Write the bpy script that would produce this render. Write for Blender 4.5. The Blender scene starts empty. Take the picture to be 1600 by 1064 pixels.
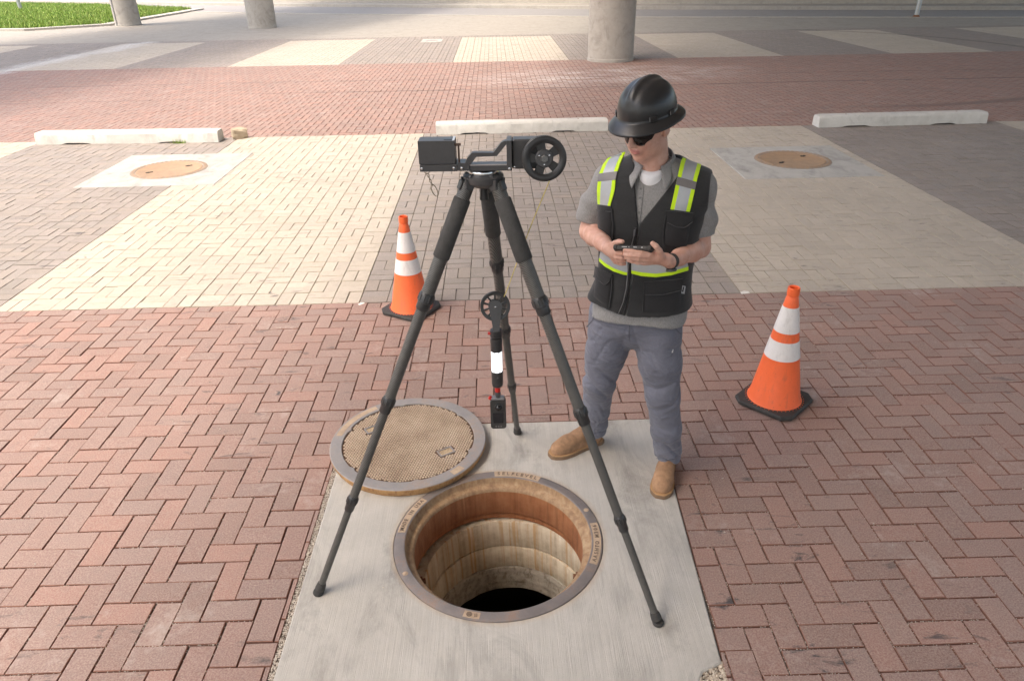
import bpy, bmesh, math, random
import numpy as np
from mathutils import Matrix, Vector
random.seed(7); RNG = np.random.default_rng(11)
scene = bpy.context.scene
COL = scene.collection

# ------------------------------------------------------------------ camera
CAM = np.array([1.939, -2.078, 2.258])
RT = np.array([0.99953, -0.02577, -0.01556]); UP = np.array([0.0258, 0.4699, 0.8823]); FW = np.array([0.0155, 0.8823, -0.4703])
FPX = 1115.4
cam_d = bpy.data.cameras.new('camera'); cam = bpy.data.objects.new('camera', cam_d); COL.objects.link(cam)
cam_d.sensor_fit = 'HORIZONTAL'; cam_d.sensor_width = 36.0; cam_d.lens = FPX / 1600 * 36
cam_d.clip_start = 0.05; cam_d.clip_end = 2000
_r = Vector(RT).normalized(); _f = Vector(FW).normalized(); _u = _r.cross(_f).normalized(); _r = _f.cross(_u)
cam.matrix_world = Matrix(((_r.x, _u.x, -_f.x, CAM[0]), (_r.y, _u.y, -_f.y, CAM[1]), (_r.z, _u.z, -_f.z, CAM[2]), (0, 0, 0, 1)))
scene.camera = cam

# ------------------------------------------------------------------ sky, sun, exposure
SUN_EL = math.radians(64); SUN_AZ = math.atan2(-0.80, -0.60)      # azimuth measured from +Y towards +X
world = bpy.data.worlds.new('World'); scene.world = world; world.use_nodes = True
wn = world.node_tree.nodes; wl = world.node_tree.links
sky = wn.new('ShaderNodeTexSky'); sky.sky_type = 'NISHITA'; sky.sun_disc = False
sky.sun_elevation = SUN_EL; sky.sun_rotation = SUN_AZ % (2 * math.pi)
sky.air_density = 1.0; sky.dust_density = 5.0; sky.ozone_density = 0.3
wn['Background'].inputs['Strength'].default_value = 0.15
wb = wn.new('ShaderNodeMix'); wb.data_type = 'RGBA'; wb.blend_type = 'MULTIPLY'; wb.inputs['Factor'].default_value = 1.0; wb.inputs['B'].default_value = (1.02, 1.0, 0.95, 1)   # slight warm tint multiplied into the sky colour in place of white balance
wl.new(sky.outputs['Color'], wb.inputs['A']); wl.new(wb.outputs['Result'], wn['Background'].inputs['Color'])
sun_d = bpy.data.lights.new('sun', 'SUN'); sun_d.energy = 0.62; sun_d.angle = math.radians(6); sun_d.color = (1.0, 0.94, 0.86)
sun = bpy.data.objects.new('sun', sun_d); COL.objects.link(sun)
_sd = Vector((math.sin(SUN_AZ) * math.cos(SUN_EL), math.cos(SUN_AZ) * math.cos(SUN_EL), math.sin(SUN_EL)))
sun.rotation_euler = _sd.to_track_quat('Z', 'Y').to_euler(); sun.location = (-20, -15, 30)
scene.view_settings.view_transform = 'Standard'; scene.view_settings.look = 'None'
scene.view_settings.gamma = 1.0; scene.view_settings.use_curve_mapping = False
scene.view_settings.exposure = 1.92
scene.cycles.max_bounces = 8; scene.cycles.diffuse_bounces = 5; scene.cycles.use_denoising = True

# ------------------------------------------------------------------ helpers
def tag(o, label=None, cat=None, group=None, kind=None):
    if label: o['label'] = label
    if cat: o['category'] = cat
    if group: o['group'] = group
    if kind: o['kind'] = kind
    return o
def empty(name, loc=(0, 0, 0), rz=0.0, **k):
    o = bpy.data.objects.new(name, None); COL.objects.link(o); o.location = loc; o.rotation_euler = (0, 0, rz)
    o.empty_display_size = 0.1
    return tag(o, **k)
def link(name, me, mats=(), parent=None, smooth=False, **k):
    o = bpy.data.objects.new(name, me); COL.objects.link(o)
    for m in (mats if isinstance(mats, (list, tuple)) else [mats]):
        if len(me.materials) < 8 and m.name not in [q.name for q in me.materials if q]: me.materials.append(m)
    if parent: o.parent = parent
    if smooth and len(me.polygons): me.polygons.foreach_set('use_smooth', np.ones(len(me.polygons), dtype=bool))
    return tag(o, **k)
def np_mesh(name, V, F, mat_idx=None):
    """V (n,3); F (m,4) or (m,3) int array"""
    V = np.asarray(V, np.float32); F = np.asarray(F, np.int32); k = F.shape[1]
    me = bpy.data.meshes.new(name); me.vertices.add(len(V)); me.vertices.foreach_set('co', V.ravel())
    me.loops.add(F.size); me.loops.foreach_set('vertex_index', F.ravel())
    me.polygons.add(len(F)); me.polygons.foreach_set('loop_start', np.arange(0, F.size, k, dtype=np.int32))
    me.polygons.foreach_set('loop_total', np.full(len(F), k, np.int32))
    if mat_idx is not None: me.polygons.foreach_set('material_index', np.asarray(mat_idx, np.int32))
    me.update(calc_edges=True); me.validate(); me.shade_flat(); return me
class MB:
    """small mesh collector"""
    def __init__(s): s.v = []; s.f = []; s.m = []; s.mi = 0
    def add(s, v, f):
        b = len(s.v); s.v += [tuple(map(float, p)) for p in v]
        for q in f: s.f.append(tuple(b + i for i in q)); s.m.append(s.mi)
    def box(s, c, d, rot=None, ch=0.0):
        x, y, z = d[0] / 2, d[1] / 2, d[2] / 2
        if ch <= 0:
            v = [(sx * x, sy * y, sz * z) for sz in (-1, 1) for sx, sy in ((-1, -1), (1, -1), (1, 1), (-1, 1))]
            f = [(3, 2, 1, 0), (4, 5, 6, 7), (0, 1, 5, 4), (1, 2, 6, 5), (2, 3, 7, 6), (3, 0, 4, 7)]
        else:
            def ring(a, b, zz): return [(-a, -b, zz), (a, -b, zz), (a, b, zz), (-a, b, zz)]
            def oct8(zz, i): 
                a, b = x - i, y - i; c_ = ch
                return [(-a + c_, -b, zz), (a - c_, -b, zz), (a, -b + c_, zz), (a, b - c_, zz), (a - c_, b, zz), (-a + c_, b, zz), (-a, b - c_, zz), (-a, -b + c_, zz)]
            L = [oct8(-z, ch), oct8(-z + ch, 0), oct8(z - ch, 0), oct8(z, ch)]
            v = sum(L, []); f = [tuple(range(7, -1, -1)), tuple(range(24, 32))]
            for k in range(3):
                for i in range(8): j = (i + 1) % 8; f.append((k * 8 + i, k * 8 + j, k * 8 + 8 + j, k * 8 + 8 + i))
        M = rot if rot is not None else Matrix.Identity(3)
        s.add([Vector(c) + M @ Vector(p) for p in v], f); return s
    def tube(s, pts, rad, n=12, cap=True):
        pts = [Vector(p) for p in pts]; k = len(pts)
        if not hasattr(rad, '__len__'): rad = [rad] * k
        v = []; f = []; up = None
        for i, p in enumerate(pts):
            t = (pts[min(i + 1, k - 1)] - pts[max(i - 1, 0)])
            if t.length < 1e-9: t = pts[k - 1] - pts[0]
            t.normalize()
            if up is None: up = t.orthogonal().normalized()
            a = (up - t * up.dot(t)).normalized(); b = t.cross(a); up = a
            for j in range(n):
                g = 2 * math.pi * j / n; v.append(p + (a * math.cos(g) + b * math.sin(g)) * rad[i])
        for i in range(k - 1):
            for j in range(n): q = (j + 1) % n; f.append((i * n + j, i * n + q, i * n + n + q, i * n + n + j))
        if cap: f.append(tuple(range(n - 1, -1, -1))); f.append(tuple((k - 1) * n + j for j in range(n)))
        s.add(v, f); return s
    def lathe(s, prof, n=48, M=None, closed=False, cap=False):
        M = M or Matrix.Identity(4); v = []; f = []; k = len(prof)
        for r, z in prof:
            for j in range(n): g = 2 * math.pi * j / n; v.append(M @ Vector((r * math.cos(g), r * math.sin(g), z)))
        for i in range(k - 1 if not closed else k):
            i2 = (i + 1) % k
            for j in range(n): q = (j + 1) % n; f.append((i * n + j, i * n + q, i2 * n + q, i2 * n + j))
        if cap: f.append(tuple(range(n - 1, -1, -1))); f.append(tuple((k - 1) * n + j for j in range(n)))
        s.add(v, f); return s
    def prism(s, poly, z0, z1, M=None):
        M = M or Matrix.Identity(4); n = len(poly)
        v = [M @ Vector((x, y, z0)) for x, y in poly] + [M @ Vector((x, y, z1)) for x, y in poly]
        f = [tuple(range(n - 1, -1, -1)), tuple(range(n, 2 * n))] + [(i, (i + 1) % n, n + (i + 1) % n, n + i) for i in range(n)]
        s.add(v, f); return s
    def mesh(s, name):
        me = bpy.data.meshes.new(name); me.from_pydata(s.v, [], s.f); me.polygons.foreach_set('material_index', s.m)
        bm = bmesh.new(); bm.from_mesh(me); bmesh.ops.recalc_face_normals(bm, faces=bm.faces); bm.to_mesh(me); bm.free(); return me
    def obj(s, name, mats, parent=None, smooth=None, **k):
        o = link(name, s.mesh(name), mats, parent, **k)
        if smooth is not None: smooth_angle(o.data, smooth)
        return o
def smooth_angle(me, deg=35):
    n = len(me.polygons)
    if n == 0: return
    me.polygons.foreach_set('use_smooth', np.ones(n, dtype=bool))
    bm = bmesh.new(); bm.from_mesh(me)
    for e in bm.edges:
        if len(e.link_faces) == 2 and e.calc_face_angle(0) > math.radians(deg): e.smooth = False
    bm.to_mesh(me); bm.free()
def axis_matrix(origin, zdir, xhint=(1, 0, 0)):
    z = Vector(zdir).normalized(); x = Vector(xhint); x = (x - z * x.dot(z)).normalized(); y = z.cross(x)
    return Matrix(((x.x, y.x, z.x, origin[0]), (x.y, y.y, z.y, origin[1]), (x.z, y.z, z.z, origin[2]), (0, 0, 0, 1)))

# ------------------------------------------------------------------ materials
class NT:
    def __init__(s, name):
        s.m = bpy.data.materials.new(name); s.m.use_nodes = True; s.t = s.m.node_tree; s.n = s.t.nodes; s.bsdf = s.n['Principled BSDF']
        s._pos = None
    def node(s, typ, ins=None, **props):
        n = s.n.new(typ)
        for k, v in props.items(): setattr(n, k, v)
        for k, v in (ins or {}).items(): s.set(n.inputs[k], v)
        return n
    def set(s, sock, v):
        if isinstance(v, bpy.types.NodeSocket): s.t.links.new(v, sock)
        elif v is not None:
            if sock.type == 'RGBA' and len(v) == 3: v = (*v, 1)
            sock.default_value = v
    def math(s, op, a, b=None, c=None, clamp=False):
        n = s.n.new('ShaderNodeMath'); n.operation = op; n.use_clamp = clamp
        for i, v in enumerate((a, b, c)):
            if v is not None: s.set(n.inputs[i], v)
        return n.outputs[0]
    def pos(s):
        if s._pos is None: s._pos = s.n.new('ShaderNodeNewGeometry').outputs['Position']
        return s._pos
    def obj(s): return s.node('ShaderNodeTexCoord').outputs['Object']
    def scaled(s, vec, sc, rot=(0, 0, 0), loc=(0, 0, 0)):
        n = s.node('ShaderNodeMapping', {'Vector': vec, 'Location': loc, 'Rotation': rot, 'Scale': sc}); return n.outputs[0]
    def noise(s, vec, scale, detail=4, rough=0.55, dist=0.0):
        return s.node('ShaderNodeTexNoise', {'Vector': vec, 'Scale': scale, 'Detail': detail, 'Roughness': rough, 'Distortion': dist}).outputs['Fac']
    def ramp(s, fac, stops, interp='LINEAR'):
        n = s.node('ShaderNodeValToRGB', {'Fac': fac}); r = n.color_ramp; r.interpolation = interp
        while len(r.elements) < len(stops): r.elements.new(0.5)
        for e, (p, c) in zip(r.elements, stops): e.position = p; e.color = (*c, 1) if len(c) == 3 else c
        return n.outputs['Color']
    def mix(s, fac, a, b, typ='MIX'):
        n = s.node('ShaderNodeMix', data_type='RGBA', blend_type=typ)
        s.set(n.inputs['Factor'], fac); s.set(n.inputs['A'], a); s.set(n.inputs['B'], b); return n.outputs['Result']
    def step(s, v, a, b):
        return s.node('ShaderNodeMapRange', {'Value': v, 'From Min': a, 'From Max': b}).outputs['Result']
    def sep(s, vec): return s.node('ShaderNodeSeparateXYZ', {'Vector': vec}).outputs
    def bump(s, h, strength=0.3, dist=0.002):
        b = s.node('ShaderNodeBump', {'Height': h, 'Strength': strength, 'Distance': dist}); s.set(s.bsdf.inputs['Normal'], b.outputs[0]); return b
    def out(s, color=None, rough=None, metal=None, **k):
        for n_, v in (('Base Color', color), ('Roughness', rough), ('Metallic', metal)):
            if v is not None: s.set(s.bsdf.inputs[n_], v)
        for n_, v in k.items(): s.set(s.bsdf.inputs[n_.replace('_', ' ')], v)
        return s.m
def simple(name, col, rough=0.5, metal=0.0, var=0.12, scale=30.0, bump=0.0, bd=0.001, **k):
    """one colour with fine uneven tone and a little surface relief"""
    t = NT(name); p = t.obj(); nz = t.noise(p, scale, 5, 0.6); nl = t.noise(p, scale * 0.15, 3, 0.5)
    f = t.math('ADD', t.math('MULTIPLY', nz, 0.5), t.math('MULTIPLY', nl, 0.5))
    c = t.ramp(f, [(0.25, tuple(x * (1 - var * 1.6) for x in col)), (0.75, tuple(min(1, x * (1 + var * 1.6)) for x in col))])
    r = t.math('ADD', rough - 0.07, t.math('MULTIPLY', nz, 0.14))
    if bump: t.bump(nz, bump, bd)
    return t.out(c, r, metal, **k)
def brick_mat(name, cols, edge=None, dark=0.5, white=0.0, tyre=True):
    t = NT(name); P = t.pos()
    at = t.node('ShaderNodeAttribute', attribute_name='bv').outputs['Fac']; rn = t.node('ShaderNodeObjectInfo').outputs['Random']
    v = t.math('FRACT', t.math('ADD', at, rn))
    base = t.ramp(v, [(i / (len(cols) - 1), c) for i, c in enumerate(cols)])
    n1 = t.noise(P, 160, 3, 0.7); n2 = t.noise(t.scaled(P, (18, 18, 18)), 1.0, 4, 0.6); n3 = t.noise(P, 0.9, 4, 0.6); n4 = t.noise(P, 420, 2, 0.6)
    c = t.mix(t.step(n1, 0.35, 0.75), base, t.mix(0.45, base, (0.62, 0.53, 0.46)), 'MIX')
    c = t.mix(t.math('MULTIPLY', t.step(n2, 0.45, 0.8), 0.5), c, t.mix(0.5, c, (0.20, 0.175, 0.16)))
    c = t.mix(t.math('MULTIPLY', t.step(n4, 0.66, 0.72), 0.35), c, (0.03, 0.025, 0.022))
    if white:
        w = t.step(t.math('ADD', t.math('MULTIPLY', t.noise(P, 2.3, 5, 0.65), 0.7), t.math('MULTIPLY', t.noise(P, 25, 3, 0.6), 0.3)), 0.56, 0.75)
        c = t.mix(t.math('MULTIPLY', w, white), c, (0.60, 0.55, 0.50))
    if dark:   # rubber scuffs, short streaks
        sc = t.noise(t.scaled(P, (3.0, 9.0, 1), rot=(0, 0, 0.6)), 1.6, 6, 0.7, 0.6); pa = t.noise(P, 0.55, 3, 0.5)
        k = t.math('MULTIPLY', t.step(sc, 0.59, 0.69), t.step(pa, 0.44, 0.54))
        c = t.mix(t.math('MULTIPLY', k, dark), c, (0.045, 0.045, 0.05))
    x, y, z = t.sep(P)
    if tyre:
        # long tyre marks over the far red band
        for y0, sl, wd, st, x0, x1 in ((12.75, 0.012, 0.05, 0.75, -3.4, 30), (14.2, -0.01, 0.07, 0.3, -9, 22), (12.2, 0.0, 0.045, 0.35, -12, -3.2), (11.3, 0.02, 0.06, 0.12, -1, 4)):
            yy = t.math('SUBTRACT', t.math('SUBTRACT', y, y0), t.math('MULTIPLY', x, sl))
            yy = t.math('ADD', yy, t.math('MULTIPLY', t.math('SINE', t.math('MULTIPLY', x, 0.55)), 0.05))
            m = t.math('SUBTRACT', 1.0, t.step(t.math('ABSOLUTE', yy), wd * 0.5, wd), clamp=True)
            m = t.math('MULTIPLY', m, t.step(t.noise(t.scaled(P, (0.8, 3, 1)), 2.0, 3), 0.25, 0.55))
            m = t.math('MULTIPLY', m, t.math('MULTIPLY', t.step(x, x0, x0 + 1.5), t.math('SUBTRACT', 1.0, t.step(x, x1 - 1.5, x1))))
            c = t.mix(t.math('MULTIPLY', m, st), c, (0.05, 0.042, 0.04))
        # curved turning mark at the right
        rr = t.math('POWER', t.math('ADD', t.math('POWER', t.math('SUBTRACT', x, 8.5), 2.0), t.math('POWER', t.math('SUBTRACT', y, 17.6), 2.0)), 0.5)
        m = t.math('SUBTRACT', 1.0, t.step(t.math('ABSOLUTE', t.math('SUBTRACT', rr, 7.5)), 0.06, 0.16), clamp=True); m = t.math('MULTIPLY', m, t.step(x, 7.0, 9.5))
        c = t.mix(t.math('MULTIPLY', m, 0.45), c, (0.05, 0.045, 0.045))
    # pale lime wash that dripped off the overpass edge
    xd = t.math('ADD', x, t.math('ADD', 9.75, t.math('MULTIPLY', t.math('SUBTRACT', y, 23.0), -0.10)))
    wv = t.math('ADD', xd, t.math('MULTIPLY', t.math('SUBTRACT', t.noise(P, 0.8, 5, 0.7), 0.5), 1.6))
    m = t.math('SUBTRACT', 1.0, t.step(t.math('ABSOLUTE', wv), 0.05, 0.55), clamp=True)
    m = t.math('MULTIPLY', m, t.step(y, 9.0, 13.0))
    c = t.mix(t.math('MULTIPLY', m, 0.8), c, (0.6, 0.58, 0.56))
    # bleached smear near the bridge column
    px = t.math('SUBTRACT', x, t.math('ADD', 4.3, t.math('MULTIPLY', t.math('SUBTRACT', y, 14.0), 0.6))); py = t.math('SUBTRACT', y, 14.3)
    dd = t.math('ADD', t.math('POWER', t.math('MULTIPLY', px, 0.36), 2.0), t.math('POWER', t.math('MULTIPLY', py, 0.75), 2.0))
    m = t.math('MULTIPLY', t.math('SUBTRACT', 1.0, t.step(dd, 0.2, 1.6), clamp=True), t.step(t.noise(t.scaled(P, (1, 2.2, 1), rot=(0, 0, 0.5)), 1.3, 6, 0.7), 0.42, 0.62))
    c = t.mix(t.math('MULTIPLY', m, 0.7), c, (0.58, 0.53, 0.5))
    c = t.mix(t.step(n3, 0.3, 0.7), t.mix(0.16, c, (0.12, 0.1, 0.09)), c)
    t.bump(t.math('ADD', n1, t.math('MULTIPLY', n2, 0.8)), 0.35, 0.0016)
    m1 = t.out(c, t.math('ADD', 0.72, t.math('MULTIPLY', n1, 0.2)), 0.0)
    t2 = NT(name + '_edge'); P2 = t2.pos(); q = t2.noise(P2, 60, 4, 0.6)
    e = edge or cols[-1]
    m2 = t2.out(t2.ramp(q, [(0.3, tuple(x * 0.7 for x in e)), (0.7, e)]), 0.85)
    t2.bump(q, 0.4, 0.002)
    return [m1, m2]
M_RED = brick_mat('red_brick', [(0.20, 0.118, 0.098), (0.262, 0.142, 0.114), (0.235, 0.15, 0.13), (0.295, 0.15, 0.116), (0.215, 0.132, 0.114), (0.275, 0.168, 0.14)], (0.27, 0.135, 0.10), 0.95, 0.45)
M_TAN = brick_mat('tan_brick', [(0.42, 0.370, 0.300), (0.455, 0.402, 0.330), (0.40, 0.356, 0.295), (0.475, 0.42, 0.348)], (0.47, 0.41, 0.32), 0.75, 0.45)
M_GREY = brick_mat('grey_brick', [(0.19, 0.168, 0.155), (0.245, 0.213, 0.193), (0.21, 0.192, 0.18), (0.25, 0.212, 0.182), (0.18, 0.165, 0.15)], (0.25, 0.215, 0.18), 0.8, 0.25)
def sand_mat():
    t = NT('joint_sand'); P = t.pos(); n = t.noise(P, 230, 3, 0.8); n2 = t.noise(P, 35, 3, 0.6)
    c = t.ramp(n, [(0.36, (0.06, 0.048, 0.04)), (0.52, (0.20, 0.165, 0.135)), (0.68, (0.45, 0.40, 0.34))])
    c = t.mix(t.step(n2, 0.35, 0.65), c, (0.10, 0.078, 0.062)); t.bump(n, 1.0, 0.004); return t.out(c, 0.95)
M_SAND = sand_mat()
def concrete_mat(name, a, b, broom=0.0, stain=0.5, ring=None, s0=0.56, s1=0.74):
    t = NT(name); P = t.pos(); n1 = t.noise(P, 7, 6, 0.65); n2 = t.noise(P, 300, 3, 0.75); n3 = t.noise(P, 1.6, 5, 0.6)
    c = t.ramp(t.math('ADD', t.math('MULTIPLY', n1, 0.6), t.math('MULTIPLY', n3, 0.4)), [(0.3, a), (0.7, b)])
    c = t.mix(t.math('MULTIPLY', t.step(n2, 0.5, 0.8), 0.35), c, tuple(x * 0.45 for x in a))
    sn = t.noise(t.scaled(P, (2.2, 1.1, 1.5), rot=(0, 0, 0.5)), 1.7, 7, 0.72, 0.8)
    c = t.mix(t.math('MULTIPLY', t.step(sn, s0, s1), stain), c, tuple(x * 0.42 for x in a))
    h = n2
    if broom:
        w = t.noise(t.scaled(P, (330, 5, 5)), 1.0, 2, 0.6); w2 = t.noise(t.scaled(P, (90, 1.5, 5)), 1.0, 2, 0.6)
        h = t.math('ADD', t.math('MULTIPLY', n2, 0.35), t.math('ADD', t.math('MULTIPLY', w, 1.0), t.math('MULTIPLY', w2, 0.8)))
        c = t.mix(t.math('MULTIPLY', t.step(t.math('ADD', w, w2), 0.8, 1.25), 0.30 * broom), c, tuple(x * 0.5 for x in a))
    if ring:
        x, y, z = t.sep(P)
        rr = t.math('POWER', t.math('ADD', t.math('POWER', t.math('SUBTRACT', x, ring[0]), 2.0), t.math('POWER', t.math('SUBTRACT', y, ring[1]), 2.0)), 0.5)
        m = t.math('SUBTRACT', 1.0, t.step(t.math('ADD', rr, t.math('MULTIPLY', t.noise(P, 18, 4), 0.035)), ring[2], ring[2] + 0.035), clamp=True)
        c = t.mix(t.math('MULTIPLY', m, 0.55), c, (0.40, 0.27, 0.15))
    t.bump(h, 0.5, 0.003 if broom else 0.002)
    return t.out(c, 0.85)
M_SLAB = concrete_mat('slab_concrete', (0.42, 0.400, 0.365), (0.54, 0.518, 0.475), 0.6, 0.7, (1.905, 0.303, 0.468), 0.50, 0.72)
M_SLAB2 = concrete_mat('old_slab_concrete', (0.36, 0.345, 0.32), (0.47, 0.455, 0.425), 0.0, 0.6, None, 0.5, 0.7)
M_STOP = concrete_mat('painted_stop_concrete', (0.50, 0.48, 0.44), (0.66, 0.64, 0.60), 0.0, 0.4, None, 0.54, 0.72)
M_COLUMN = concrete_mat('column_concrete', (0.36, 0.33, 0.29), (0.46, 0.43, 0.385), 0.0, 0.5, None, 0.5, 0.72)
M_PATH = concrete_mat('path_concrete', (0.27, 0.245, 0.21), (0.36, 0.328, 0.285), 0.0, 0.3, None, 0.5, 0.72)
M_KERB = concrete_mat('kerb_concrete', (0.34, 0.315, 0.28), (0.46, 0.43, 0.385), 0.0, 0.35)
M_DECK = concrete_mat('deck_concrete', (0.62, 0.60, 0.56), (0.70, 0.68, 0.64), 0.0, 0.1)
M_ROAD = concrete_mat('asphalt', (0.23, 0.215, 0.205), (0.29, 0.275, 0.265), 0.0, 0.2)
M_DIRT = concrete_mat('dirt_bank', (0.12, 0.085, 0.05), (0.22, 0.16, 0.10), 0.0, 0.4)
M_SOIL = concrete_mat('lawn_soil', (0.06, 0.085, 0.03), (0.12, 0.13, 0.05), 0.0, 0.3)

# ------------------------------------------------------------------ setting: ground and brick paving
C = 0.105                       # half a brick
SLAB = dict(x0=1.097, x1t=2.752, x1b=2.705, yt=1.19, yb=-1.1, c=(1.905, 0.303))   # concrete slab round the open manhole
def slab_right(y): return SLAB['x1t'] + (SLAB['x1b'] - SLAB['x1t']) * (0.55 - y) / (0.55 + 0.43)
def clip(poly, a, b, c):        # keep a*x+b*y<=c
    out = []
    for i in range(len(poly)):
        p, q = poly[i], poly[(i + 1) % len(poly)]; dp = a * p[0] + b * p[1] - c; dq = a * q[0] + b * q[1] - c
        if dp <= 0: out.append(p)
        if (dp < 0 < dq) or (dq < 0 < dp): t = dp / (dp - dq); out.append((p[0] + (q[0] - p[0]) * t, p[1] + (q[1] - p[1]) * t))
    return out
def area(p): return 0.5 * abs(sum(p[i][0] * p[(i + 1) % len(p)][1] - p[(i + 1) % len(p)][0] * p[i][1] for i in range(len(p)))) if len(p) > 2 else 0
JT = 0.0050
TH, CH = 0.032, 0.0021
def prism_brick(poly, ztop, ch=CH):
    """chamfered paver from a convex polygon: verts, quads/ngons, material index"""
    n = len(poly); cx = sum(p[0] for p in poly) / n; cy = sum(p[1] for p in poly) / n
    ins = []
    for x, y in poly:
        d = math.hypot(x - cx, y - cy) or 1; k = max(0.0, 1 - ch * 1.4 / d); ins.append((cx + (x - cx) * k, cy + (y - cy) * k))
    v = [(x, y, ztop) for x, y in ins] + [(x, y, ztop - ch) for x, y in poly] + [(x, y, ztop - TH) for x, y in poly]
    f = [tuple(range(n))]; m = [0]
    for i in range(n):
        j = (i + 1) % n; f += [(n + i, n + j, j, i), (2 * n + i, 2 * n + j, n + j, n + i)]; m += [1, 1]
    return v, f, m
def shared_brick(name, w, h, mats):
    poly = [(-w / 2, -h / 2), (w / 2, -h / 2), (w / 2, h / 2), (-w / 2, h / 2)]
    v, f, m = prism_brick(poly, 0.0)
    me = bpy.data.meshes.new(name); me.from_pydata(v, [], f); me.polygons.foreach_set('material_index', m)
    for q in mats: me.materials.append(q)
    return me
def project(P):
    d = np.asarray(P, float) - CAM; z = d @ FW
    return np.stack([800 + FPX * (d @ RT) / z, 532 - FPX * (d @ UP) / z, z], -1)
def herringbone(x0, x1, y0, y1, c=C):
    """list of (x,y,w,h) full bricks in 90 degree herringbone, phase as in the photograph"""
    R = []
    for b in range(int(math.floor(y0 / c)) - 2, int(math.ceil(y1 / c)) + 2):
        for a in range(int(math.floor(x0 / c)) - 2, int(math.ceil(x1 / c)) + 2):
            k = (a - b) % 4
            if k == 0: R.append((a * c, b * c, 2 * c, c))
            elif k == 3: R.append((a * c, b * c, c, 2 * c))
    return R
def basket(x0, x1, y0, y1, nx, ny, par=0):
    R = []; sx = (x1 - x0) / nx; sy = (y1 - y0) / ny
    for i in range(nx):
        for j in range(ny):
            X = x0 + i * sx; Y = y0 + j * sy
            if (i + j + par) % 2: R += [(X, Y, sx, sy / 2), (X, Y + sy / 2, sx, sy / 2)]
            else: R += [(X, Y, sx / 2, sy), (X + sx / 2, Y, sx / 2, sy)]
    return R
SLABS_FAR = [(-2.985, -1.355, 6.2, 7.75), (4.785, 6.40, 5.93, 7.45)]
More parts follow.
